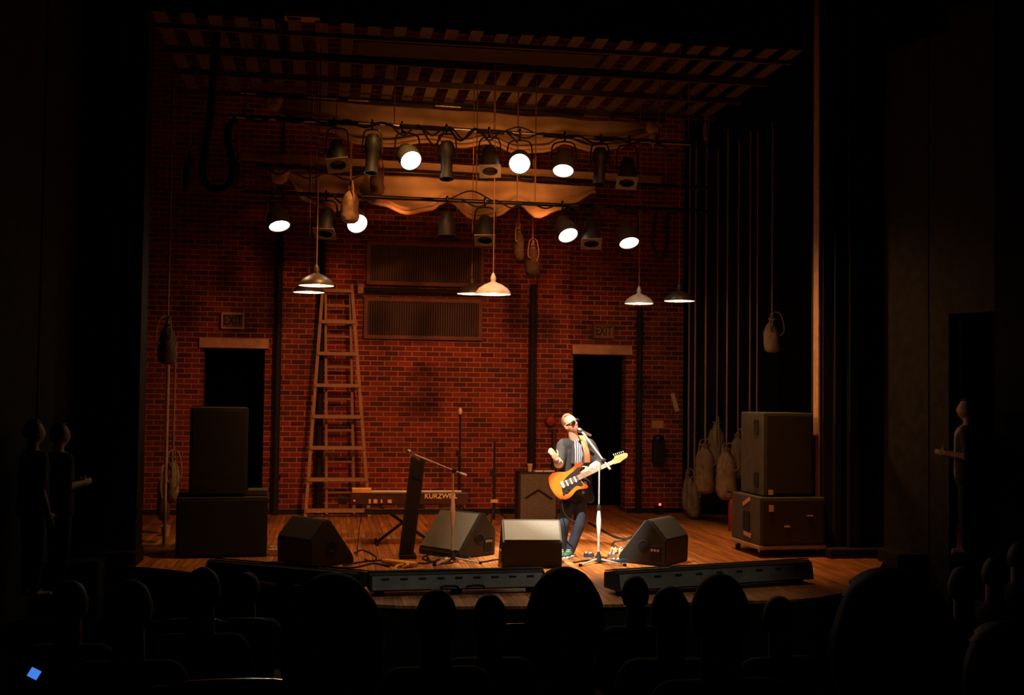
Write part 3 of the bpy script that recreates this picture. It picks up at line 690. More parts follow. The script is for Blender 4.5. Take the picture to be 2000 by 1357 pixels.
r, p0, p1, n, u, mt = cabinet('loudspeaker', 'wide bass loudspeaker on a wheeled dolly under the tall cabinet', q0, q1, .9, .15, at(1484, 972, q0.y).z, handles=((-1, .45, .45, .16, .22),), tags=((.16, .78, .06, .08, 'plate'), (.40, .40, .07, .02, 'plate'), (.75, .62, .08, .012, 'plate')))
for fy, fz in ((.45, .86), (.4, .17)):
    bm = NB(); box(bm, p0 + n*.9*fy + V((0, 0, 1))*(at(1484, 972, q0.y).z-.15)*fz - u*.008, (.012, .22, .05), mt @ Matrix.Rotation(R(-22 if fz > .5 else 5), 3, 'X')); part('tape_strip', bm, M['papertan'], r, 'pale tape strip')
zb = at(1484, 972, q0.y).z
c = (p0+p1)/2 + n*.45
rd = thing('speaker_dolly', 'low wooden dolly on casters under the wide bass loudspeaker', 'dolly', (c.x, c.y, 0))
w = (p1-p0).length
bm = NB(); box(bm, V((c.x, c.y, .125)), (w+.02, .92, .045), mt, .006); part('platform', bm, M['batten'], rd)
for sx in (-.44, .44):
    for sy in (-.40, .40):
        q = V((c.x, c.y, 0)) + u*w*sx + n*.9*sy
        bm = NB(); lathe(bm, [(.001, -.018), (.045, -.018), (.05, 0), (.045, .018), (.001, .018)], q + V((0, 0, .052)), u, 16); part('caster', bm, M['black'], rd, smooth=True)
        bm = NB(); box(bm, q + V((0, 0, .085)), (.05, .06, .04), mt); part('caster_fork', bm, M['steel'], rd)
t0 = p0 + u*.09 + n*.10; t1 = t0 + u*((at(1596, 800, q0.y)-at(1500, 800, q0.y)).x + .02)
cabinet('loudspeaker', 'tall loudspeaker cabinet with side handles stacked on the wide bass cabinet', t0, t1, .72, zb+.012, at(1500, 806, t0.y).z, handles=((-1, .3, .82, .10, .16), (-1, .3, .18, .10, .16)), tags=((.13, .045, .06, .06, 'plate'),))
q0 = atz(342, 1091, 0); q1 = atz(521, 1088, 0); q1.y = q0.y + .1
zb = at(440, 972, q0.y).z
cabinet('loudspeaker', 'wide black bass loudspeaker on the stage floor below the other dark cabinet', q0, q1, .8, .0, zb, front='cab', body='cab')
t0 = lerp(q0, q1, .12); t1 = lerp(q0, q1, .76)
cabinet('loudspeaker', 'upright black loudspeaker on top of the dark bass cabinet by the first doorway', t0 + V((0, .08, 0)), t1 + V((0, .08, 0)), .6, zb+.004, at(420, 796, q0.y).z, front='cab', body='cab')
# small box beside the stacked cabinet (pale upper edge)
q = lerp(q0, q1, .87) + V((0, .3, 0)); bm = NB(); box(bm, (q.x, q.y, zb+.04), (.24, .3, .07), bev=.01); solo('flat_case', bm, M['cabgrey'], 'flat grey case lying on the black bass loudspeaker', 'case')

# wedges
def wedge(label, loc, rot, w=.70, gm='wedge_grille', sc=1.0):
    r = thing('stage_monitor', label, 'stage monitor', loc, 'floor monitor wedges', rot)
    pr = [(0, 0), (-.01, .30), (.20, .52), (.25, .53), (.62, .07), (.62, 0)]
    pr = [(y*sc, z*sc) for y, z in pr]; w *= sc
    bm = NB(); prism(bm, None, [V((-w/2, y, z)) for y, z in pr], [V((w/2, y, z)) for y, z in pr])
    bmesh.ops.bevel(bm, geom=bm.edges[:], offset=.012, segments=2, affect='EDGES'); part('cabinet', bm, M['wedge'], r, world=False)
    def quad(y0, z0, y1, z1, k, t):
        d = V((0, y1-y0, z1-z0)); L = d.length; d.normalize(); nn = V((0, -d.z, d.y)) if True else None
        return d, L, nn
    # rear slope panel and front grille as thin plates
    for nm, (a, b), m, sgn in (('top_panel', (pr[1], pr[2]), gm, 1), ('grille', (pr[3], pr[4]), 'wedge_grille', 1)):
        a3, b3 = V((0, *a)), V((0, *b)); d = (b3-a3); L = d.length; d.normalize(); nn = V((0, -d.z, d.y)); c = (a3+b3)/2 + nn*.006
        mt = Matrix((V((1, 0, 0)), d, nn)).transposed(); bm = NB(); box(bm, c, (w*.94, L*.9, .014), mt, .004); part(nm, bm, M[m], r, world=False)
    for s in (-1, 1):
        bm = NB(); lathe(bm, [(.075*sc, 0), (.08*sc, .008), (.055*sc, .012), (.05*sc, .003), (.001, .003)], V((s*w/2, .28*sc, .22*sc)), (s, 0, 0), 20); part('handle_cup', bm, M['black'], r, world=False, smooth=True)
    bm = NB(); box(bm, V((-w/2-.004, .13*sc, .14*sc)), (.008, .14*sc, .18*sc), bev=.003); part('jack_plate', bm, M['black'], r, world=False)
    for k in range(3):
        bm = NB(); lathe(bm, [(.016, 0), (.016, .012), (.001, .012)], V((-w/2-.008, (.09+.04*k)*sc, .18*sc)), (-1, 0, 0), 12); part('jack', bm, M['steel'], r, world=False, smooth=True)
    return r
wedge('floor monitor with a pale sloping back, directly in front of the guitarist', (2.36, 13.22, 0), R(-4), .68)
wedge('floor monitor beside the pedals with its jack panel toward the guitarist', (4.13, 13.42, 0), R(48), .62, 'wedge')
wedge('floor monitor nearest the dark loudspeaker stack, angled toward the keyboard', (-.33, 13.62, 0), R(-52), .64, 'wedge')
wedge('floor monitor behind the chrome microphone stand, grille turned to the hall', (1.87, 14.62, 0), R(128), .72, 'wedge')

# amplifier, cup, papers
a = atz(1014, 1012, 0); b = atz(1088, 1012, 0); Ya = a.y = b.y = 17.6
a = V((at(1013, 1000, 17.6).x, 17.6, 0)); b = V((at(1088, 1000, 17.6).x, 17.6, 0)); za = at(1040, 922, 17.6).z
za = za
r = thing('guitar_amplifier', 'grey guitar amplifier behind the guitarist with a paper cup on it', 'amplifier', ((a.x+b.x)/2, 17.8, 0))
bm = NB(); slab(bm, a.x, b.x, 17.6, 18.0, .0, za); bmesh.ops.bevel(bm, geom=bm.edges[:], offset=.015, segments=2, affect='EDGES'); part('cabinet', bm, M['wedge'], r)
bm = NB(); slab(bm, a.x+.025, b.x-.025, 17.585, 17.598, .03, za-.03); part('speaker_cloth', bm, M['amp'], r)
bm = NB(); cx = (a.x+b.x)/2
bar(bm, (cx-.20, 17.58, za*.50), (cx, 17.58, za*.66), .01, .03, (0, 0, 1)); bar(bm, (cx, 17.58, za*.66), (cx+.22, 17.58, za*.48), .01, .03, (0, 0, 1)); part('strap_handle', bm, M['black'], r)
c = V((at(1035, 912, 17.72).x, 17.72, za+.002)); r = thing('paper_cup', 'tan paper cup standing on the guitar amplifier', 'cup', c)
bm = NB(); lathe(bm, [(.001, 0), (.032, 0), (.042, .11), (.036, .11), (.028, .01), (.001, .01)], c, (0, 0, 1), 16); part('body', bm, M['cup'], r, smooth=True)
bm = NB(); lathe(bm, [(.041, .108), (.045, .112), (.041, .118), (.037, .112), (.041, .108)], c, (0, 0, 1), 16); part('rim', bm, M['paper'], r, smooth=True)
for px, w, lab in ((1050, .12, 'small white paper lying beside the cup on the amplifier'), (1070, .17, 'larger white paper lying on the amplifier edge behind the guitarist')):
    c = at(px, 920, 17.72); bm = NB(); box(bm, (c.x, 17.7, za+.012), (w, .14, .02), Matrix.Rotation(.1, 3, 'Z')); solo('paper_sheet', bm, M['paper'], lab, 'paper')

# keyboard on an X stand
Yk = 15.35
L0, R0_ = at(684, 978, Yk), at(914, 973, Yk)
r = thing('electric_keyboard', 'long dark red electric keyboard on an X stand, its lettered back to the hall', 'keyboard', ((L0.x+R0_.x)/2, Yk, at(800, 985, Yk).z))
zk0 = at(800, 986, Yk).z; zk1 = at(800, 964, Yk).z
bm = NB(); slab(bm, L0.x, R0_.x, Yk, Yk+.34, zk0, zk1); bmesh.ops.bevel(bm, geom=bm.edges[:], offset=.01, segments=2, affect='EDGES'); part('case', bm, M['keys'], r)
bm = NB(); slab(bm, L0.x+.26, R0_.x-.01, Yk-.006, Yk+.02, zk1-.004, zk1+.012); part('metal_edge', bm, M['steel'], r)
bm = NB(); slab(bm, L0.x+.12, R0_.x-.06, Yk+.2, Yk+.33, zk1+.001, zk1+.014); part('white_keys', bm, M['paper'], r)
text_part('lettering', 'KURZWEIL', .088, M['letter'], r, ((at(832, 969, Yk).x + at(890, 969, Yk).x)/2, Yk-.004, at(860, 969, Yk).z))
for px, w, h in ((722, .03, .06), (733, .05, .05), (745, .022, .045), (761, .055, .045)):
    q = at(px, 979, Yk); bm = NB(); box(bm, (q.x, Yk-.012, q.z), (w, .022, h), bev=.004); part('rear_connector', bm, M['plate'], r)
q = at(692, 978, Yk); bm = NB(); ellipsoid(bm, (q.x, Yk-.008, q.z), (.016, .014, .016), n=10); part('power_socket', bm, M['plate'], r)
q = at(706, 963, Yk+.1); bm = NB(); box(bm, (q.x, Yk+.1, zk1+.036), (.25, .14, .06), bev=.008); o = solo('effects_box', bm, M['yellow'], 'bright yellow box sitting on the end of the keyboard', 'box')
q = at(671, 978, Yk); bm = NB(); box(bm, (q.x-.01, Yk+.15, zk0+.05), (.12, .2, .09), bev=.02); o = part('end_block', bm, M['black'], r)
rs = thing('keyboard_stand', 'black X-frame stand under the electric keyboard', 'stand', ((L0.x+R0_.x)/2, Yk+.15, 0))
za_ = zk0 - .02
for (x0, x1, dy) in ((at(736, 1080, Yk).x, at(826, 990, Yk).x, 0), (at(842, 1080, Yk).x, at(745, 990, Yk).x, .05)):
    bm = NB(); bar(bm, (x0, Yk+.1+dy, .02), (x1, Yk+.1+dy, za_-.02), .035, .035, (0, 1, 0)); part('leg', bm, M['pipe'], rs)
    bm = NB(); bar(bm, (x0, Yk-.12, .018), (x0, Yk+.42, .018), .035, .034); part('foot_bar', bm, M['black'], rs)
for x in (at(745, 990, Yk).x, at(826, 990, Yk).x):
    bm = NB(); bar(bm, (x, Yk-.06, za_-.005), (x, Yk+.36, za_-.005), .04, .04); part('support_arm', bm, M['black'], rs)
a, b = at(712, 994, Yk-.02), at(888, 991, Yk-.02)
bm = NB(); slab(bm, a.x, b.x, Yk-.07, Yk+.0, zk0-.115, zk0-.045); part('cross_tray', bm, M['black'], rs)
bm = NB(); slab(bm, a.x+.1, b.x-.2, Yk-.076, Yk-.07, zk0-.052, zk0-.042); part('tray_edge', bm, M['steel'], rs)

# tall black column in front of the keyboard
a, b = at(793, 1088, 14.1), at(817, 892, 14.1)
r = thing('column_speaker', 'tall narrow black column leaning in front of the keyboard', 'column', (a.x, 14.1, 0))
bm = NB(); bar(bm, (a.x, 14.1, .05), b, .17, .10, (0, 1, 0), .012); part('column', bm, M['cab'], r)
bm = NB(); bar(bm, lerp(V((a.x, 14.045, .05)), b + V((0, -.055, 0)), .05), lerp(V((a.x, 14.045, .05)), b + V((0, -.055, 0)), .96), .11, .012, (0, 1, 0)); part('front_grille', bm, M['black'], r)
bm = NB(); box(bm, (a.x+.02, 14.12, .025), (.20, .24, .05), bev=.012); part('base_plate', bm, M['black'], r)

# ------------------------------------------------------------------ microphone stands
def mic_stand(label, foot, pole_top, Y, boom=None, mic_dir=None, bright=None, tripod=.3, spread=(0, 2.1, 4.2), m='chrome', micm='steel', pole_r=.011, boom_r=.014):
    f = V((at(*foot, Y).x, Y, 0)); t = at(*pole_top, Y); f.x = at(foot[0], foot[1], Y).x
    r = thing('microphone_stand', label, 'microphone stand', f)
    bm = NB(); tube(bm, [V((f.x, Y, .06)), V((f.x, Y, t.z*.55))], pole_r*1.35, 10); part('lower_tube', bm, M[m], r, smooth=True)
    bm = NB(); tube(bm, [V((f.x, Y, t.z*.55)), V((f.x, Y, t.z))], pole_r*.85, 10); part('upper_tube', bm, M[m], r, smooth=True)
    bm = NB(); lathe(bm, [(pole_r*.8, 0), (.022, .01), (.024, .06), (pole_r*.8, .08)], (f.x, Y, t.z*.55-.03), (0, 0, 1), 12, True, True); part('clutch', bm, M['black'], r, smooth=True)
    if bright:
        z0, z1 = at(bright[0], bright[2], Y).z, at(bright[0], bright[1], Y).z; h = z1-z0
        bm = NB(); lathe(bm, [(pole_r, 0), (.020, h*.15), (.030, h*.45), (.028, h*.6), (.017, h*.85), (pole_r, h)], (f.x, Y, z0), (0, 0, 1), 14, True, True); part('band', bm, M['shade_white'], r, 'painted glare sleeve on the pole', smooth=True)  # white bulge stands in for the glare on the chrome tube
    bm = NB(); lathe(bm, [(.05, .01), (.045, .04), (.018, .10), (pole_r, .14)], (f.x, Y, .02), (0, 0, 1), 14, True, True); part('base_hub', bm, M['black'], r, smooth=True)
    for a in spread:
        bm = NB(); bar(bm, (f.x + .03*math.cos(a), Y + .03*math.sin(a), .055), (f.x + tripod*math.cos(a), Y + tripod*math.sin(a), .014), .022, .016); lg = part('leg', bm, M[m], r)
        bm = NB(); box(bm, (f.x + (tripod+.012)*math.cos(a), Y + (tripod+.012)*math.sin(a), .015), (.03, .03, .03), Matrix.Rotation(a, 3, 'Z')); part('rubber_foot', bm, M['black'], lg)
    if boom:
        (x0, y0, Y0), (x1, y1, Y1) = boom
        p, q = at(x0, y0, Y0), at(x1, y1, Y1)
        bm = NB(); tube(bm, [p, q], boom_r, 8, boom_r*.6); part('boom', bm, M[m], r, smooth=True)
        bm = NB(); d = (q-p).normalized(); k = (V((f.x, Y, t.z))-p).dot(d); ellipsoid(bm, p + d*k, (.03, .03, .03), n=10); part('swivel', bm, M['black'], r, smooth=True)
        bm = NB(); tube(bm, [q - d*.06, q + d*.02], .014, 8); part('counterweight', bm, M[m], r, smooth=True)
        md = V(mic_dir).normalized()
        mr = NB(); lathe(mr, [(.010, -.13), (.014, -.12), (.018, -.01), (.024, 0)], p, md, 14, True, True); mb = part('microphone', mr, M[micm], r, smooth=True)
        mg = NB(); lathe(mg, [(.024, .0), (.030, .015), (.030, .035), (.020, .055), (.001, .062)], p, md, 14, True, True); part('mic_grille', mg, M['steel'], mb, smooth=True)
    return r
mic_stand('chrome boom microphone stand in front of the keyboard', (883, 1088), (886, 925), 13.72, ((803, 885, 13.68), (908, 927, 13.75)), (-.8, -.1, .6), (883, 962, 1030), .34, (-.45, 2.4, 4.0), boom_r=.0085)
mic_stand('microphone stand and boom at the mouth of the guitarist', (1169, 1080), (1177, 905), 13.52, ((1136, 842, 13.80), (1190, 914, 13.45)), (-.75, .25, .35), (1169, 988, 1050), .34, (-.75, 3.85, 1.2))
# thin stand beside the guitarist's stand
def plain_stand(label, px, foot_y, top_y, Y, top=None, m='black', tag=None, name='microphone_stand'):
    t = at(px, top_y, Y); f = V((t.x, Y, 0))
    r = thing(name, label, 'stand', f)
    bm = NB(); tube(bm, [V((f.x, Y, .1)), V((f.x, Y, t.z*.6))], .024, 8); part('lower_tube', bm, M[m], r, smooth=True)
    bm = NB(); tube(bm, [V((f.x, Y, t.z*.6)), V((f.x, Y, t.z))], .016, 8); part('upper_tube', bm, M[m], r, smooth=True)
    bm = NB(); box(bm, (f.x-.03, Y, t.z*.62), (.06, .05, .09), bev=.008); part('clamp_knob', bm, M['black'], r)
    for a in (.2, 2.3, 4.4):
        bm = NB(); bar(bm, (f.x, Y, .28), (f.x + .30*math.cos(a), Y + .30*math.sin(a), .012), .025, .02); part('leg', bm, M[m], r)
    if top: bm = NB(); ellipsoid(bm, V((f.x, Y, t.z)), (.032, .032, .055), n=12); part('tip', bm, M[top], r, 'orange tip', smooth=True)
    if tag: q = at(px, tag, Y); bm = NB(); box(bm, (f.x, Y-.03, q.z), (.11, .02, .05), bev=.005); part('tag', bm, M['yellow'], r, 'orange tag')
    return r
plain_stand('tall black stand with an orange tip by the brick wall behind the keyboard', 899, 1000, 803, 17.9, 'letter')
plain_stand('thin black stand with an orange tag beside the amplifier', 966, 1000, 862, 17.4, None, 'black', 978)

# ================================================================== FOOTLIGHT BOXES
def foot_box(label, pa, pb, ht, mcol='foot', vents=9, handles=0):
    a, b = atz(*pa, .0), atz(*pb, .0); u = (b-a); w = u.length; u.normalize(); n = V((-u.y, u.x, 0)); r = thing('footlight_box', label, 'footlight box', (a+b)/2, 'low boxes along the stage front')
    mt = Matrix((u, n, V((0, 0, 1)))).transposed(); c = (a+b)/2
    prof = [(0, .05), (.04, ht), (.10, ht+.02), (.30, ht-.02), (.30, .05)]
    bm = NB(); prism(bm, None, [a + n*y + V((0, 0, z)) for y, z in prof], [b + n*y + V((0, 0, z)) for y, z in prof]); part('case', bm, M['black'], r)
    d = V((0, .04, ht-.05)); d = (n*.04 + V((0, 0, ht-.05))).normalized(); nn = u.cross(d); nn = -nn if nn.y > 0 else nn
    mf = Matrix((u, d, nn)).transposed(); fc = c + n*.02 + V((0, 0, (ht+.05)/2)) + nn*.006
    bm = NB(); box(bm, fc, (w-.05, (ht-.05)*.88, .01), mf); part('front_panel', bm, M[mcol], r)
    for i in range(vents):
        bm = NB(); box(bm, fc + u*(w*((i+.5)/vents-.5)*.93) + d*(ht*.18) + nn*.006, (.075, .016, .008), mf); part('vent_slot', bm, M['black'], r)
    for s in range(handles):
        q = fc + u*(.10 + .26*s - .2) - d*.05 + nn*.01
        bm = NB(); tube(bm, spline([q - u*.09 - d*.03, q - u*.07 + nn*.02, q + u*.07 + nn*.02, q + u*.09 - d*.03], 4), .012, 6); part('handle', bm, M['black'], r)
    bm = NB(); slab_ = box(bm, c + n*.19 + V((0, 0, ht+.014)), (w, .20, .012), mt @ Matrix.Rotation(R(-11), 3, 'X')); part('top_edge', bm, M['seatrim'] if mcol == 'foot' else M['black'], r)
    for s in (.06, .5, .94):
        bm = NB(); box(bm, lerp(a, b, s) + n*.15 + V((0, 0, .024)), (.08, .2, .046), mt); part('foot', bm, M['black'], r)
    return r
foot_box('low grey box with vent slots along the stage front, directly before the yellow cloth', (722, 1166), (1065, 1157), .205, handles=2)
foot_box('low dark grey box at the stage front before the monitor with jacks', (1208, 1166), (1590, 1140), .225, vents=9)
foot_box('low black box at the stage front before the dark loudspeaker stack', (398, 1135), (692, 1162), .20, 'black', 0)

# ================================================================== FLOOR CLUTTER
def floor_cable(label, pts, rad=.009, m='black', z=.011):
    bm = NB(); tube(bm, spline([atz(x, y, z) + V((0, 0, 0)) for x, y in pts], 6), rad, 6); solo('floor_cable', bm, M[m], label, 'cable', 'cables on the stage floor', smooth=True)
floor_cable('black cable trailing from the chrome stand to the middle floor monitor', [(905, 1094), (940, 1097), (965, 1093), (985, 1092)])
floor_cable('black cable heap between the column and the chrome microphone stand', [(800, 1096), (830, 1100), (860, 1090), (845, 1082), (825, 1090), (860, 1100), (885, 1098)])
floor_cable('black cable snaking along the front of the stage by the angled monitor', [(640, 1106), (690, 1108), (730, 1100), (760, 1106), (745, 1094), (700, 1098), (670, 1104)])
floor_cable('thin cable curling up to the keyboard stand from the angled monitor', [(693, 1080), (705, 1074), (720, 1078), (735, 1088), (728, 1096), (712, 1092)], .008)
floor_cable('dark cable lying across the floor behind the guitarist toward the jack-panel monitor', [(1150, 1020), (1175, 1035), (1200, 1048), (1222, 1052), (1240, 1046)], .016)
floor_cable('thin steel-coloured lead curving to the jack-panel monitor', [(1232, 1050), (1215, 1056), (1200, 1058), (1196, 1066), (1215, 1070), (1235, 1066)], .011, 'steel')
floor_cable('black cable loop around the tripod feet of the guitarist stand', [(1120, 1098), (1150, 1094), (1180, 1096), (1215, 1092), (1232, 1084), (1210, 1078), (1190, 1086)])
floor_cable('pale lead curving down the side of the monitor behind the chrome stand', [(893, 1058), (907, 1064), (916, 1080), (917, 1094)], .010, 'steel')
# hanging lead from keyboard
bm = NB(); tube(bm, spline([at(707, 1003, 15.25), at(702, 1030, 15.2), at(699, 1060, 14.9), atz(697, 1085, .012)], 6), .007, 6); solo('hanging_lead', bm, M['black'], 'thin black lead dangling from the keyboard to the floor', 'cable', smooth=True)
# yellow cloth
c = atz(775, 1101, .02); r = thing('yellow_cloth', 'folded yellow cloth with trailing straps at the stage front', 'cloth', (c.x, c.y, 0))
bm = NB(); bar(bm, atz(750, 1096, .035), atz(812, 1103, .035), .10, .06, None, .02); part('roll', bm, M['yellow'], r)
bm = NB(); tube(bm, spline([atz(800, 1102, .03), atz(778, 1104, .03), atz(772, 1112, .02), atz(790, 1114, .02), atz(812, 1111, .02), atz(828, 1110, .02)], 5), .016, 6); part('strap', bm, M['yellow'], r, smooth=True)
bm = NB(); tube(bm, spline([atz(790, 1098, .05), atz(797, 1103, .06), atz(786, 1108, .03)], 5), .018, 6); part('strap', bm, M['yellow'], r, smooth=True)
# white tape blocks by the chrome stand
for px, lab in ((874, 'white block against the base of the chrome stand, on the keyboard side'), (890, 'white block against the base of the chrome stand, on the guitarist side')):
    c = atz(px, 1094, .02); bm = NB(); box(bm, (c.x, c.y-.02, .025), (.07, .05, .05), bev=.008); solo('white_block', bm, M['paper'], lab, 'block')
# effects pedals
for (px, py, w, d_, h, m, lab) in ((1196, 1089, .10, .12, .05, 'steel', 'small silver effects pedal at the foot of the guitarist stand'), (1215, 1082, .09, .12, .055, 'plate', 'tan effects pedal beside the jack-panel monitor'),
                                  (1222, 1098, .10, .12, .05, 'black', 'black effects pedal touching the jack-panel monitor'), (1204, 1100, .11, .10, .045, 'jeans', 'blue effects pedal closest to the stage edge'),
                                  (1150, 1087, .12, .10, .04, 'jeans', 'blue effects pedal between the shoes and the guitarist stand'), (1200, 1078, .09, .10, .045, 'cup', 'brown effects pedal farthest upstage in the pedal group')):
    c = atz(px, py, 0); r = thing('effects_pedal', lab, 'effects pedal', (c.x, c.y, 0), 'effects pedals at the guitarist')
    bm = NB(); box(bm, (c.x, c.y, h/2), (w, d_, h), Matrix.Rotation(random.uniform(-.5, .5), 3, 'Z'), .006); part('case', bm, M[m], r)
    for s in (-.25, .25):
        bm = NB(); lathe(bm, [(.012, 0), (.011, .014), (.001, .015)], (c.x+w*s, c.y+d_*.25, h), (0, 0, 1), 10, True); part('knob', bm, M['sole'], r, smooth=True)
    bm = NB(); lathe(bm, [(.010, 0), (.010, .012), (.001, .013)], (c.x, c.y-d_*.25, h), (0, 0, 1), 10, True); part('footswitch', bm, M['chrome'], r, smooth=True)
# small pale plug boxes by the bass cabinet, cup under tangle
c = atz(536, 1084, .0); c.x += .03; r = thing('stage_plug_box', 'small pale multi-socket box beside the black bass loudspeaker', 'plug box', (c.x, c.y, 0))
bm = NB(); box(bm, (c.x, c.y, .04), (.20, .16, .08), bev=.01); part('case', bm, M['cup'], r)
for i in range(4):
    bm = NB(); lathe(bm, [(.02, 0), (.022, .03), (.001, .03)], (c.x-.07+.045*i, c.y, .08), (0, 0, 1), 10, True); part('plug', bm, M['paper'], r, smooth=True)
c = atz(528, 1106, .0); bm = NB()
tube(bm, spline([(c.x-.2, c.y+.1, .015), (c.x, c.y-.03, .03), (c.x+.15, c.y+.05, .015), (c.x+.02, c.y+.12, .03), (c.x-.15, c.y, .015)], 6), .014, 6); solo('cable_coil', bm, M['cab'], 'coiled dark cable at the stage edge beside the plug box', 'cable')
c = atz(323, 1046, 0); r = thing('waste_bin', 'small pale pot on the floor under the tangled sandbag cord', 'pot', (c.x, c.y, 0))
bm = NB(); lathe(bm, [(.001, 0), (.05, 0), (.065, .13), (.058, .13), (.045, .01)], (c.x, c.y, 0), (0, 0, 1), 16, True); part('body', bm, M['cup'], r, smooth=True)
bm = NB(); lathe(bm, [(.064, .125), (.070, .13), (.064, .138), (.058, .13), (.064, .125)], (c.x, c.y, 0), (0, 0, 1), 16); part('rim', bm, M['papertan'], r, smooth=True)
c = at(1433, 1000, 16.6); r = thing('fire_extinguisher', 'red fire extinguisher on the floor behind the wheeled loudspeaker stack', 'fire extinguisher', (c.x, c.y, 0))
bm = NB(); lathe(bm, [(.001, 0), (.075, 0), (.08, .02), (.08, .40), (.05, .46), (.025, .48)], (c.x, c.y, 0), (0, 0, 1), 18, True, True); part('cylinder', bm, M['red'], r, smooth=True)
bm = NB(); box(bm, (c.x, c.y, .51), (.05, .05, .06)); bar(bm, (c.x, c.y, .55), (c.x-.1, c.y, .58), .02, .02); part('valve', bm, M['black'], r)

# ================================================================== PEOPLE
def head(bm, c, fwd, up, s=1.0):
    """a head of about .235 m with brow, nose, sockets, mouth, chin and ears"""
    fwd, up = V(fwd).normalized(), V(up).normalized(); rt = fwd.cross(up).normalized(); up = rt.cross(fwd)
    t = NB(); bmesh.ops.create_uvsphere(t, u_segments=36, v_segments=28, radius=1)
    g = lambda x, m_, w: math.exp(-((x-m_)/w)**2)
    for v in t.verts:
        x, y, z = v.co                                   # y forward, z up
        fx, fy, fz_ = .076, .096, .118
        if z < 0: fx *= 1 - .28*(-z)**1.6; 
        if y < 0 and z < -.2: fy *= 1 - .35*(-z-.2)
        p_ = V((x*fx, y*fy, z*fz_))
        if y > 0:
            p_.y += .024*g(x, 0, .17)*g(z, -.20, .17) + .010*g(x, 0, .13)*g(z, .02, .16)     # nose
            p_.y += .007*g(z, .17, .09)*g(x, 0, .6)                                          # brow
            p_.y -= .011*(g(x, .38, .17) + g(x, -.38, .17))*g(z, .03, .11)                  # sockets
            p_.y += .009*g(x, 0, .30)*g(z, -.52, .06) - .006*g(x, 0, .3)*g(z, -.58, .035) + .009*g(x, 0, .28)*g(z, -.64, .06)
            p_.y += .014*g(x, 0, .32)*g(z, -.88, .14)                                        # chin
        v.co = c + (rt*p_.x + fwd*p_.y + up*p_.z)*s
    merge(bm, t)
    mt = Matrix((rt, fwd, up)).transposed()
    for sx in (-1, 1): ellipsoid(bm, c + (rt*sx*.078 - fwd*.008 - up*.008)*s, (.011*s, .022*s, .034*s), mt, 10)
    return rt, fwd, up
def hand(bm, wrist, palm_dir, normal, side, curl=.4, s=1.0, spread=.16):
    """palm and five separate fingers; normal points out of the back of the hand; side = +1 thumb toward +cross"""
    d = V(palm_dir).normalized(); n = V(normal); n = (n - d*n.dot(d)).normalized(); x = d.cross(n)*side
    mt = Matrix((x, d, n)).transposed()
    ellipsoid(bm, wrist + d*.045*s, (.042*s, .055*s, .017*s), mt, 14)
    for i, (ox, L, r_) in enumerate(((.030, .072, .0085), (.010, .080, .0088), (-.010, .075, .0085), (-.029, .060, .0078))):
        a = wrist + (d*.088 + x*ox)*s; dd = (d + x*(ox*spread*14)*.35).normalized(); c_ = curl*(1 + .12*i)
        for k, f in enumerate((.45, .32, .23)):
            ang = c_*(k+.6); q = (dd*math.cos(ang) - n*math.sin(ang))
            b = a + q*L*f*s; capsule(bm, a, b, r_*s*(1-.08*k), r_*s*(.92-.08*k), 8); a = b
    a = wrist + (d*.022 + x*.036)*s; q = (d*.65 + x*.7 - n*.25).normalized()
    b = a + q*.042*s; capsule(bm, a, b, .0115*s, .010*s, 8); capsule(bm, b, b + (d*.85 + x*.35 - n*.35).normalized()*.032*s, .010*s, .0085*s, 8)

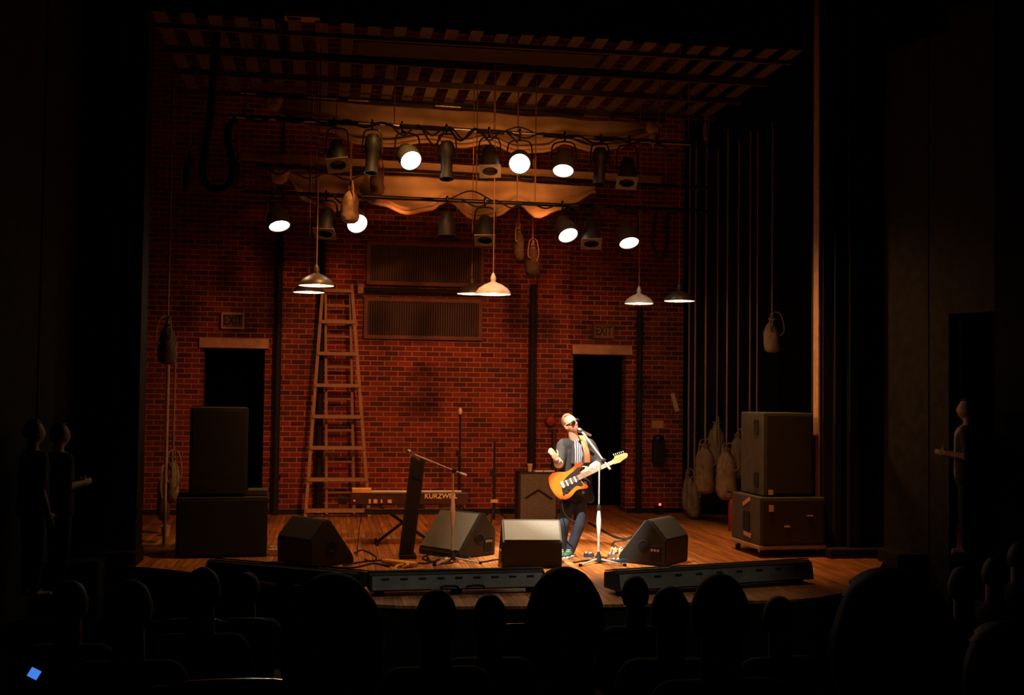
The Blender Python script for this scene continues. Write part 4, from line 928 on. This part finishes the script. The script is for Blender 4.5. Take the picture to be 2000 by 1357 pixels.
YPN = 14.05
def Pp(px, py, dy=0.0): return at(px, py, YPN + dy)
def guitarist():
    nk, hc = Pp(1124, 864), Pp(1114, 828, -.05)
    sR, sL = Pp(1099, 868, .0), Pp(1152, 868, .02)
    eR, wR = Pp(1092, 907, -.12), Pp(1087, 897, -.31)
    eL, wL = Pp(1171, 907, -.04), Pp(1153, 915, -.235)
    ch, wa, pv = Pp(1124, 888, .01), Pp(1122, 925, .02), Pp(1121, 964, .03)
    hR, kR, aR = Pp(1112, 972, .03), Pp(1101, 1022, -.06), Pp(1096, 1073, .02)
    hL, kL, aL = Pp(1134, 972, .03), Pp(1131, 1026, -.02), Pp(1114, 1076, .0)
    for a in (aR, aL): a.z = .085
    foot = V(((aR.x+aL.x)/2, YPN, 0))
    r = thing('person', 'guitarist in dark jacket and sunglasses singing at a microphone, raising one hand', 'person', foot)
    bm = NB()
    fwd = V((.42, -.86, .28)); up = (hc - nk).normalized() + V((-.10, .06, .2))
    rt, fw, u3 = head(bm, hc, fwd, up, 1.06)
    capsule(bm, nk + V((0, .01, -.03)), hc - u3*.05 - fw*.015, .062, .058)
    capsule(bm, sR, sL, .062, .062); capsule(bm, ch, wa, .10, .085); capsule(bm, wa, pv, .08, .07)
    for s_, e_, w_ in ((sR, eR, wR), (sL, eL, wL)): capsule(bm, s_, e_, .052, .042); capsule(bm, e_, w_, .043, .029)
    for h_, k_, a_ in ((hR, kR, aR), (hL, kL, aL)): capsule(bm, h_, k_, .068, .050); capsule(bm, k_, a_, .048, .036)
    # hands
    hand(bm, wR, (Pp(1072, 873, -.36) - wR), V((.35, -.8, -.1)), 1, .45, 1.02)
    nd = (Pp(1190, 900, -.22) - Pp(1135, 925, -.24)).normalized()
    hand(bm, wL, (Pp(1140, 924, -.265) - wL), V((.1, -.9, .3)), 1, .6, 1.0)
    for k in range(4):   # fretting fingertips curled under and over the neck edge
        a = Pp(1140 + 6*k, 929 - 2*k, -.285); capsule(bm, a, a + V((.012, -.012, .04)), .0088, .008, 8)
    o = part('body', bm, M['skin'], r); remesh(o, .0075, 3)
    # hair, receding, clipped short
    bm = NB(); t = NB(); bmesh.ops.create_uvsphere(t, u_segments=28, v_segments=20, radius=1)
    kill = [v for v in t.verts if (v.co.y > .25 and v.co.z < .80) or v.co.z < -.45 or (v.co.y > .05 and v.co.z < .15)]
    bmesh.ops.delete(t, geom=kill, context='VERTS')
    for v in t.verts: v.co = hc + (rt*v.co.x*.086 + fw*(v.co.y*.104 - .006) + u3*(v.co.z*.122 + .012))*1.04
    merge(bm, t); o = part('hair', bm, M['hair'], r, smooth=True); s = o.modifiers.new('t', 'SOLIDIFY'); s.thickness = .016; s.offset = -1
    # sunglasses
    bm = NB(); mt = Matrix((rt, fw, u3)).transposed()
    for sx in (-1, 1):
        ellipsoid(bm, hc + (rt*sx*.035 + fw*.103 + u3*.006)*1.06, (.034, .013, .025), mt, 12)
        bar(bm, hc + (rt*sx*.062 + fw*.092 + u3*.012)*1.06, hc + (rt*sx*.082 - fw*.005 + u3*.010)*1.06, .006, .010, u3)
    bar(bm, hc + (-rt*.062 + fw*.098 + u3*.018)*1.06, hc + (rt*.062 + fw*.098 + u3*.018)*1.06, .008, .010, u3)
    part('sunglasses', bm, M['lensdk'], r, smooth=True)
    # jacket: shoulders, sleeves, open front
    bm = NB()
    capsule(bm, sR + V((.02, 0, -.005)), sL + V((-.02, 0, -.005)), .085, .085); capsule(bm, sR + V((0, 0, -.02)), eR, .080, .066); capsule(bm, sL + V((0, 0, -.02)), eL, .080, .066)
    capsule(bm, eR, lerp(eR, wR, .12), .064, .058); capsule(bm, eL, lerp(eL, wL, .45), .066, .054)
    for ox in (-.095, .095): capsule(bm, ch + V((ox, .01, .02)), pv + V((ox*1.2, .02, -.0)), .108, .12)
    capsule(bm, pv + V((.14, .02, .06)), pv + V((.20, -.02, -.06)), .09, .06)
    capsule(bm, pv + V((-.10, .02, .0)), pv + V((-.12, .02, -.10)), .08, .07)
    o = part('jacket', bm, M['jacket'], r); remesh(o, .012, 5)
    bm = NB()
    for sx, px in ((-1, 1119), (1, 1140)):
        a = Pp(px - sx*2, 862, -.075); b = Pp(px + sx*1, 905, -.155)
        bar(bm, a, b, .045, .012, (0, -1, .2), .004)
    part('lapel', bm, M['jacket'], r)
    bm = NB(); ellipsoid(bm, Pp(1129, 888, -.055), (.085, .095, .20), n=18); ellipsoid(bm, Pp(1127, 864, -.045), (.062, .06, .035), n=14)
    part('shirt', bm, M['stripes'], r, 'striped shirt', smooth=True)
    bm = NB(); capsule(bm, lerp(eL, wL, .35), lerp(eL, wL, .82), .058, .046); o = part('cuff', bm, M['sole'], r, 'white shirt cuff', smooth=True)
    bm = NB(); capsule(bm, lerp(eR, wR, .12), lerp(eR, wR, .72), .058, .047); o = part('cuff', bm, M['sole'], r, 'white shirt cuff', smooth=True)
    # jeans
    bm = NB()
    for h_, k_, a_ in ((hR, kR, aR), (hL, kL, aL)): capsule(bm, h_, k_, .088, .068); capsule(bm, k_, a_ + V((0, 0, .0)), .070, .058)
    capsule(bm, hR + V((.01, 0, .03)), hL + V((-.01, 0, .03)), .10, .10)
    o = part('jeans', bm, M['jeans'], r); remesh(o, .012, 4)
    # shoes
    for a_, dr in ((aR, V((-.15, -1, 0))), (aL, V((-.55, -.8, 0)))):
        dr.normalize(); hl = V((a_.x, a_.y, 0)) - dr*.06; sd = V((dr.y, -dr.x, 0)); mt = Matrix((sd, dr, V((0, 0, 1)))).transposed()
        bm = NB(); ellipsoid(bm, hl + dr*.06 + V((0, 0, .065)), (.045, .075, .055), mt, 14); ellipsoid(bm, hl + dr*.17 + V((0, 0, .045)), (.046, .085, .036), mt, 14)
        sh = part('shoe', bm, M['shoe'], r, 'green shoe', smooth=True)
        bm = NB(); box(bm, hl + dr*.10 + V((0, 0, .015)), (.085, .27, .03), mt, .012); part('sole', bm, M['sole'], sh, 'white sole')
        bm = NB()
        for k in range(3): box(bm, hl + dr*(.09+.03*k) + V((0, 0, .112-.014*k)), (.05, .008, .006), mt)
        part('laces', bm, M['sole'], sh)
    return r
guitarist()

# guitar: u along the neck, v toward the upper horn, n toward the hall
def guitar():
    Yg = 13.79; C = at(1114, 940, Yg); H = at(1221, 892, Yg - .02); GS = 1.10
    u = (H-C).normalized(); n = V((.0, -.97, .22)); n = (n - u*n.dot(u)).normalized(); v = n.cross(u).normalized()
    if v.z < 0: v = -v
    r = thing('electric_guitar', 'amber sunburst electric guitar with dark pickguard held by the singer', 'guitar', C)
    mt = Matrix((u, v, n)).transposed().to_4x4(); r.rotation_mode = 'QUATERNION'; r.rotation_quaternion = mt.to_quaternion()
    pt = lambda a, b, c=0: V((a*.01*GS, b*.01*GS, c*.01))
    out = [(12.5, 3.5), (13.5, 6.5), (17.5, 10.5), (20, 13), (18.5, 15), (13, 14.3), (7, 12.4), (2, 11.4), (-3, 12.4), (-9, 15), (-15, 15.8), (-20, 13), (-22.5, 7), (-22.8, 0), (-21, -8), (-17, -14), (-11, -16), (-5, -15), (0, -12.3), (4, -11.5), (9, -13), (13.5, -14.2), (15.3, -12.5), (13.5, -9.2), (11.2, -6.5), (11.5, -3.5)]
    ol = spline([pt(a, b) for a, b in out], 4, True)
    bm = NB(); prism(bm, None, [p + V((0, 0, -.022)) for p in ol], [p + V((0, 0, .022)) for p in ol])
    bmesh.ops.bevel(bm, geom=[e for e in bm.edges if abs(e.verts[0].co.z - e.verts[1].co.z) < 1e-6], offset=.006, segments=2, affect='EDGES')
    part('body', bm, M['burst'], r, world=False, smooth=True)
    pg = spline([pt(a, b) for a, b in ((13, 5), (16, 9.5), (13, 10.5), (7, 8.5), (1, 7), (-6, 4), (-11, -1), (-13, -8), (-9, -11), (-2, -8.5), (4, -7), (8, -9.5), (11, -9), (10.5, -4))], 4, True)
    bm = NB(); prism(bm, None, [p + V((0, 0, .0225)) for p in pg], [p + V((0, 0, .026)) for p in pg]); part('pickguard', bm, M['pick'], r, world=False)
    bm = NB(); prism(bm, None, [pt(9, 2.8, 2.3), pt(52, 2.1, 2.3), pt(52, -2.1, 2.3), pt(9, -2.8, 2.3)], [pt(9, 2.8, 4.0), pt(52, 2.1, 4.0), pt(52, -2.1, 4.0), pt(9, -2.8, 4.0)]); nk = part('neck', bm, M['rosewood'], r, world=False)
    bm = NB()
    for k in range(14): box(bm, pt(51 - 3.0*k*(1-.018*k), 0, 4.05), (.002, .042, .002))
    part('frets', bm, M['steel'], nk, world=False)
    hs = spline([pt(a, b) for a, b in ((51, 2.2), (54, 3.2), (56, 5.2), (60, 4.6), (66, 4.0), (69, 3.0), (69.5, .5), (67, -1.5), (63, -2.2), (58, -3.4), (55, -2.8), (51, -2.2))], 4, True)
    bm = NB(); prism(bm, None, [p + V((0, 0, .022)) for p in hs], [p + V((0, 0, .036)) for p in hs]); hd = part('headstock', bm, M['maple'], r, world=False)
    for k in range(6):
        bm = NB(); q = pt(55.5 + 2.2*k, 5.4 - .25*k, 2.9); tube(bm, [q, q + pt(0, 1.6)], .003, 6); ellipsoid(bm, q + pt(0, 2.0), (.007, .008, .004), n=8); part('tuning_peg', bm, M['chrome'], hd, world=False, smooth=True)
    for x in (5.5, .5, -4.5):
        bm = NB(); box(bm, pt(x, -.3, 2.9), (.018, .075, .012), bev=.004); part('pickup', bm, M['sole'], r, world=False)
    bm = NB(); box(bm, pt(-9.5, 0, 2.9), (.035, .08, .014), bev=.003); part('bridge', bm, M['chrome'], r, world=False)
    for a, b in ((-5.5, -7), (-9, -9), (-12.5, -9.5)):
        bm = NB(); lathe(bm, [(.012, 0), (.010, .014), (.001, .015)], pt(a, b, 2.6), (0, 0, 1), 12, True); part('knob', bm, M['black'], r, world=False, smooth=True)
    bm = NB()
    for k in range(6): tube(bm, [pt(-9.5, -2.6+1.04*k, 4.4), pt(52, -1.7+.68*k, 4.3)], .0007, 4)
    part('strings', bm, M['chrome'], r, world=False)
    bm = NB(); tube(bm, spline([pt(-15, -13.5, -1), pt(-19, -20, -2), pt(-20, -32, 0), pt(-14, -42, 4)], 5), .005, 6); part('lead', bm, M['black'], r, world=False)
    # strap in guitar space
    inv = (Matrix.Translation(C) @ mt).inverted()
    sp = [inv @ p for p in spline([at(1147, 903, 13.80), at(1146, 885, 13.80), at(1141, 866, 13.86), at(1136, 852, 14.0), at(1130, 850, 14.12)], 5)]
    bm = NB(); L = []; 
    for p in sp: L.append((p, ))
    xa = inv.to_3x3() @ V((1, 0, 0)); na = inv.to_3x3() @ V((0, -1, .1)).normalized()
    rings = [[bm.verts.new(p + xa*sx*.034 + na*sz*.004) for sx, sz in ((-1, -1), (1, -1), (1, 1), (-1, 1))] for p in sp]
    for a, b in zip(rings, rings[1:]): bridge(bm, a, b)
    bm.faces.new(rings[0]); bm.faces.new(rings[-1][::-1]); part('strap', bm, M['leather'], r, 'orange brown strap', world=False)
guitar()

# ---- audience
def sitter(px, py, d, label, hair='hairdk', cl='clothdk', turn=0, s=1.0, longhair=False, feet=None, skin='skindk', tilt=0):
    dr = ray(px, py); c = CAM + dr*(d/dr.dot(CW)); z = lambda h: c.z - h*s
    rz = Matrix.Rotation(R(turn), 3, 'Z'); fl = rake_z(c.y) if feet is None else feet
    w = lambda x, y, zz: V((c.x, c.y, 0)) + rz @ V((x*s, y*s, 0)) + V((0, 0, zz))
    r = thing('person', label, 'person', (c.x, c.y, fl), 'audience members')
    bm = NB(); head(bm, c, rz @ V((tilt, 1, 0)), V((0, 0, 1)), s)
    nk = w(0, -.02, z(.17)); capsule(bm, w(0, -.02, z(.05)), nk, .064*s, .068*s)
    sh = z(.265); hipz = z(.78)
    capsule(bm, w(-.15, -.03, sh), w(.15, -.03, sh), .065*s, .065*s); capsule(bm, w(0, -.03, z(.35)), w(0, -.08, hipz), .14*s, .15*s)
    kz = fl + .48; kz = min(kz, hipz+.02)
    for sx in (-1, 1):
        capsule(bm, w(sx*.18, -.03, sh-.01), w(sx*.24, .0, z(.56)), .05*s, .042*s); capsule(bm, w(sx*.24, .0, z(.56)), w(sx*.12, .22, z(.68)), .042*s, .03*s)
        hand(bm, w(sx*.12, .22, z(.68)), rz @ V((-sx*.4, .8, -.2)), V((0, 0, 1)), -sx, .4, s)
        capsule(bm, w(sx*.09, -.05, hipz), w(sx*.11, .38, kz), .08*s, .055*s); capsule(bm, w(sx*.11, .38, kz), w(sx*.11, .36, fl+.08), .05*s, .036*s)
        capsule(bm, w(sx*.11, .34, fl+.045), w(sx*.12, .50, fl+.035), .04*s, .033*s)
    o = part('body', bm, M[skin], r); remesh(o, .013, 3)
    bm = NB(); t = NB(); bmesh.ops.create_uvsphere(t, u_segments=24, v_segments=18, radius=1)
    bmesh.ops.delete(t, geom=[v for v in t.verts if (v.co.y > .42 and v.co.z < .72) or v.co.z < (-.95 if longhair else -.55)], context='VERTS')
    for v in t.verts:
        x, y, zz = v.co; k = 1 + .025*math.sin(7*x+9*y)*math.cos(8*zz)
        v.co = c + (rz @ V((x*.092*k, y*.112*k - .006, 0)) + V((0, 0, zz*(.150 if longhair else .128)*k + (.0 if longhair else .012))))*s
    merge(bm, t); o = part('hair', bm, M[hair], r, smooth=True); m_ = o.modifiers.new('t', 'SOLIDIFY'); m_.thickness = .02; m_.offset = -1
    bm = NB()
    capsule(bm, w(-.16, -.03, sh-.01), w(.16, -.03, sh-.01), .085*s, .085*s); capsule(bm, w(0, -.03, z(.35)), w(0, -.08, hipz), .17*s, .175*s)
    for ox in (-.08, .08): capsule(bm, w(ox, -.03, z(.36)), w(ox, -.07, hipz), .13*s, .14*s)
    for sx in (-1, 1): capsule(bm, w(sx*.18, -.03, sh-.02), w(sx*.245, .0, z(.56)), .075*s, .06*s); capsule(bm, w(sx*.245, .0, z(.56)), w(sx*.15, .17, z(.66)), .058*s, .045*s)
    o = part('shirt', bm, M[cl], r); remesh(o, .018, 4)
    bm = NB()
    for sx in (-1, 1): capsule(bm, w(sx*.09, -.05, hipz), w(sx*.11, .38, kz), .10*s, .075*s); capsule(bm, w(sx*.11, .38, kz), w(sx*.11, .36, fl+.10), .07*s, .055*s)
    o = part('trousers', bm, M['clothdk'], r); remesh(o, .02, 3)
    return r
AUD = [
 (1101, 1222, 2.85, 'large round dark head and shoulders seen from behind, in front of the middle floor monitor', 'hairdk', 'clothdk'),
 (852, 1212, 5.3, 'audience member from behind below the grey footlight box handles', 'hairdk', 'clothgy'),
 (956, 1210, 6.5, 'audience member from behind below the far end of the grey footlight box, pale collar', 'hairdk', 'clothgy'),
 (1240, 1164, 8.2, 'audience member with tousled hair before the end of the dark grey footlight box', 'hairdk', 'clothdk'),
 (1308, 1202, 5.7, 'audience member with a pale shirt just beside the tousled-haired one', 'hairdk', 'clothlt'),
 (1404, 1204, 3.9, 'audience member from behind covering the middle of the dark grey footlight box', 'hairdk', 'clothdk'),
 (1520, 1212, 6.8, 'audience member from behind under the wheeled loudspeaker stack', 'hairdk', 'clothdk'),
 (1738, 1290, 1.8, 'closest dark head, below the empty wall beyond the loudspeaker stack', 'hairdk', 'clothdk'),
 (648, 1275, 2.1, 'very large dark head from behind below the gap between footlight boxes', 'hairdk', 'clothdk'),
 (138, 1184, 6.5, 'audience member at the aisle beside the dark column base, pale collar edge', 'hairdk', 'clothgy'),
 (255, 1196, 5.1, 'audience member with faint light on grey hair below the stage corner', 'hairgy', 'clothdk'),
 (396, 1160, 6.2, 'audience member from behind before the black footlight box, nearest its outer end', 'hairdk', 'clothdk'),
 (483, 1154, 8.9, 'small dark head in front of the black footlight box', 'hairdk', 'clothdk'),
 (1945, 1124, 8.8, 'audience member in profile with dim light on the face, at the hall side', 'hairbr', 'clothdk'),
 (1992, 1092, 9.9, 'audience member at the frame edge behind the one in profile', 'hairbr', 'clothdk'),
 (1880, 1150, 7.5, 'audience member with dim hands raised near the hall side', 'hairdk', 'clothdk'),
 (1960, 1340, 2.6, 'dim shoulder and head low beneath the profile spectators', 'hairdk', 'clothgy'),
]
for a in AUD:
    sitter(a[0], a[1], a[2], a[3], a[4], a[5], turn=(-55 if a[0] > 1850 and a[1] < 1130 else random.uniform(-6, 6)), s=1.03)

# standing spectators in the side openings
def stander(px, py, Y, label, turn, floor_z, cl='clothdk', arms=0):
    c = at(px, py, Y); r = thing('person', label, 'person', (c.x, c.y, floor_z)); rz = Matrix.Rotation(R(turn), 3, 'Z')
    w = lambda x, y, zz: V((c.x, c.y, zz)) + rz @ V((x, y, 0)); H_ = c.z - floor_z
    z = lambda f: floor_z + H_*f
    bm = NB(); head(bm, c, rz @ V((0, 1, .05)), (0, 0, 1)); capsule(bm, w(0, -.01, c.z-.06), w(0, -.02, z(.90)), .052, .058)
    capsule(bm, w(-.15, 0, z(.86)), w(.15, 0, z(.86)), .06, .06); capsule(bm, w(0, 0, z(.82)), w(0, 0, z(.56)), .135, .14)
    for sx in (-1, 1):
        e = w(sx*.22, -.02, z(.68)); h_ = w(sx*.10, .22, z(.70)) if arms else w(sx*.23, .06, z(.52))
        capsule(bm, w(sx*.18, 0, z(.855)), e, .05, .042); capsule(bm, e, h_, .042, .029); hand(bm, h_, (h_-e), rz @ V((sx, 0, .2)), -sx, .4)
        capsule(bm, w(sx*.09, 0, z(.55)), w(sx*.10, .02, z(.29)), .08, .055); capsule(bm, w(sx*.10, .02, z(.29)), w(sx*.10, 0, floor_z+.08), .053, .036); capsule(bm, w(sx*.10, -.03, floor_z+.04), w(sx*.11, .14, floor_z+.035), .038, .03)
    o = part('body', bm, M['skindk'], r); remesh(o, .011, 3)
    bm = NB(); t = NB(); bmesh.ops.create_uvsphere(t, u_segments=24, v_segments=18, radius=1)
    bmesh.ops.delete(t, geom=[v for v in t.verts if (v.co.y > .3 and v.co.z < .75) or v.co.z < -.5], context='VERTS')
    for v in t.verts: v.co = c + rz @ V((v.co.x*.088, v.co.y*.108-.006, 0)) + V((0, 0, v.co.z*.126+.012))
    merge(bm, t); o = part('hair', bm, M['hairdk'], r, smooth=True); m_ = o.modifiers.new('t', 'SOLIDIFY'); m_.thickness = .016; m_.offset = -1
    bm = NB(); capsule(bm, w(-.16, 0, z(.85)), w(.16, 0, z(.85)), .078, .078)
    for ox in (-.07, .07): capsule(bm, w(ox, 0, z(.80)), w(ox, 0, z(.52)), .12, .125)
    for sx in (-1, 1): capsule(bm, w(sx*.18, 0, z(.85)), w(sx*.22, -.02, z(.68)), .07, .058)
    o = part('shirt', bm, M[cl], r); remesh(o, .016, 4)
    bm = NB()
    for sx in (-1, 1): capsule(bm, w(sx*.09, 0, z(.54)), w(sx*.10, .02, z(.29)), .095, .072); capsule(bm, w(sx*.10, .02, z(.29)), w(sx*.10, 0, floor_z+.10), .07, .055)
    o = part('trousers', bm, M['clothdk'], r); remesh(o, .018, 3)
stander(118, 850, 12.6, 'dim standing spectator by the dark side wall facing the stage', -55, at(118, 850, 12.6).z-1.62, arms=1)
stander(68, 845, 12.2, 'barely visible standing spectator at the outer edge of the dark side wall', -55, at(68, 845, 12.2).z-1.62)
stander(1888, 800, 12.1, 'faint standing spectator inside the dark side doorway', 60, at(1888, 800, 12.1).z-1.62, arms=1)

# ---- seats whose back rails catch the light
def chair(px, py, d, label, wid=.45):
    dr = ray(px, py); c = CAM + dr*(d/dr.dot(CW)); fl = rake_z(c.y)
    r = thing('theatre_seat', label, 'seat', (c.x, c.y, fl), 'dark theatre seats')
    hb = c.z - fl
    bm = NB(); box(bm, (c.x, c.y+.02, fl + hb*.72), (wid, .07, hb*.55), Matrix.Rotation(R(8), 3, 'X'), .03); part('backrest', bm, M['seat'], r)
    bm = NB(); tube(bm, spline([(c.x-wid*.45, c.y-.02, c.z-.03), (c.x-wid*.25, c.y-.03, c.z-.002), (c.x+wid*.25, c.y-.03, c.z-.002), (c.x+wid*.45, c.y-.02, c.z-.03)], 4), .012, 6); part('top_rail', bm, M['rail'], r, smooth=True)
    bm = NB(); box(bm, (c.x, c.y+.28, fl+.42), (wid-.04, .46, .10), bev=.03); part('seat_cushion', bm, M['seat'], r)
    for sx in (-1, 1):
        bm = NB(); box(bm, (c.x+sx*wid*.52, c.y+.2, fl+.31), (.04, .36, .62)); part('side_frame', bm, M['black'], r)
        bm = NB(); box(bm, (c.x+sx*wid*.52, c.y+.2, fl+.64), (.06, .40, .03), bev=.01); part('armrest', bm, M['black'], r)
for a in ((76, 1211, 7.4, 'theatre seat with a glinting top rail nearest the outer wall'), (246, 1210, 8.1, 'theatre seat with a glinting top rail behind the grey-haired spectator'),
          (374, 1209, 6.95, 'theatre seat with a glinting top rail between two spectators before the black footlight box'), (470, 1208, 7.8, 'theatre seat with a small glint on its rail below the small dark head'),
          (1008, 1219, 7.6, 'theatre seat with a thin bright rail beside the largest round head'), (455, 1328, 3.2, 'theatre seat low at the bottom with two small glints on its rail')):
    chair(*a)
# phone
c = at(62, 1314, 2.9); r = thing('mobile_phone', 'phone with a glowing blue screen held low in the dark', 'phone', c)
mt = Matrix.Rotation(R(28), 3, 'Y') @ Matrix.Rotation(R(62), 3, 'X')
bm = NB(); box(bm, c, (.055, .10, .010), mt, .003); part('case', bm, M['black'], r)
bm = NB(); box(bm, c + mt @ V((.006, 0, .0062)), (.024, .022, .002), mt); part('screen', bm, M['screen'], r, 'blue screen')

# ================================================================== LIGHT
W_ = bpy.data.worlds.new('world'); SC.world = W_; W_.use_nodes = True
W_.node_tree.nodes['Background'].inputs[0].default_value = (0, 0, 0, 1)
def spot(name, loc, tgt, power, col, ang, blend=.5, rad=.08):
    l = bpy.data.lights.new(name, 'SPOT'); l.energy = power; l.color = col; l.spot_size = R(ang); l.spot_blend = blend; l.shadow_soft_size = rad
    o = bpy.data.objects.new(name, l); COL.objects.link(o); o.location = loc
    o.rotation_euler = (V(tgt)-V(loc)).to_track_quat('-Z', 'Y').to_euler(); return o
def point(name, loc, power, col, rad=.05):
    l = bpy.data.lights.new(name, 'POINT'); l.energy = power; l.color = col; l.shadow_soft_size = rad
    o = bpy.data.objects.new(name, l); COL.objects.link(o); o.location = loc; return o
AMB = (1, .44, .12)
# follow spot from the balcony front, high over the hall
spot('key_spot', (.9, 8.2, 7.7), (3.05, 14.0, .9), 11000, (1, .90, .74), 14, .4, .05)
# red-amber front-of-house wash over the middle of the stage
spot('front_wash', (3.4, 6.0, 7.0), (1.45, 17.6, 1.5), 2900, (1, .285, .08), 40, 1.0, .35)
spot('front_wash_stack', (1.2, 7.5, 7.0), (5.75, 14.7, .25), 330, (1, .42, .12), 15, 1.0, .1)
spot('trim_fill', (3.4, 14.9, 3.3), (6.15, 14.05, 2.6), 150, AMB, 58, .9, .1)  # added spot in mid-air to light the proscenium trim
# soft pale spill on the apron boxes
spot('apron_spill', (.8, 8.8, 7.6), (1.5, 11.3, .1), 420, (1, .92, .75), 26, .7, .1)
spot('apron_spill_far', (2.0, 8.8, 7.6), (3.3, 11.5, .1), 380, (1, .92, .75), 24, .8, .1)
# lit lamps throw their own beams
for i, (o, d, P_) in enumerate(LITS):
    spot('lamp_beam', o, o + d, 18, AMB, 70, .8, .12)
# amber down-wash from above the stage
spot('wash_floor_1', (1.0, 13.4, 6.5), (.8, 15.4, 0), 760, AMB, 68, .8, .15)
spot('wash_floor_2', (4.4, 13.4, 6.5), (4.6, 14.6, 0), 1250, AMB, 56, .9, .15)
spot('pendant_fill_1', (2.0, 14.1, 5.6), PEND[3] + V((0, 0, .1)), 60, (1, .85, .62), 16, .5, .05)  # added narrow spot that whitens this shade, no lamp built for it
spot('pendant_fill_2', (3.6, 15.6, 5.0), PEND[4] + V((-.05, 0, .1)), 30, (1, .85, .62), 18, .5, .05)  # added spot whitening one side of this shade
spot('wash_floor_3', (2.6, 14.4, 6.0), (2.95, 13.9, 0), 3800, (1, .78, .48), 33, .8, .1)
# low red-amber wash on the brick wall
RED = (1, .30, .09)
spot('wash_wall_1', (.9, 16.4, 4.6), (.9, 19.3, 2.3), 50, RED, 90, .9, .2)
spot('wash_wall_2', (3.1, 16.4, 4.6), (2.9, 19.3, 2.3), 50, RED, 100, .9, .2)
# warm up-light on the drapes
spot('wash_drape_1', (1.3, 16.0, 4.95), (1.5, 17.4, 5.7), 24, (1, .36, .09), 120, .9, .2)
spot('wash_drape_2', (3.0, 16.0, 4.95), (2.8, 17.4, 5.7), 24, (1, .36, .09), 120, .9, .2)
spot('wash_drape_upper', (2.2, 15.95, 5.3), (2.1, 17.4, 6.0), 14, (1, .36, .09), 110, .9, .2)
spot('wash_drape', (2.2, 14.2, 4.55), (2.4, 17.3, 5.55), 60, (1, .36, .09), 80, .9, .25)
for c in PEND: point('pendant_glow', c + V((0, 0, -.015)), 9, (1, .70, .38), .03)

vs = SC.view_settings
vs.view_transform = 'Standard'; vs.look = 'None'; vs.exposure = 0; vs.gamma = 1; vs.use_curve_mapping = False
SC.cycles.use_denoising = True
SC.cycles.max_bounces = 5; SC.cycles.diffuse_bounces = 3; SC.cycles.glossy_bounces = 2; SC.cycles.sample_clamp_indirect = 4
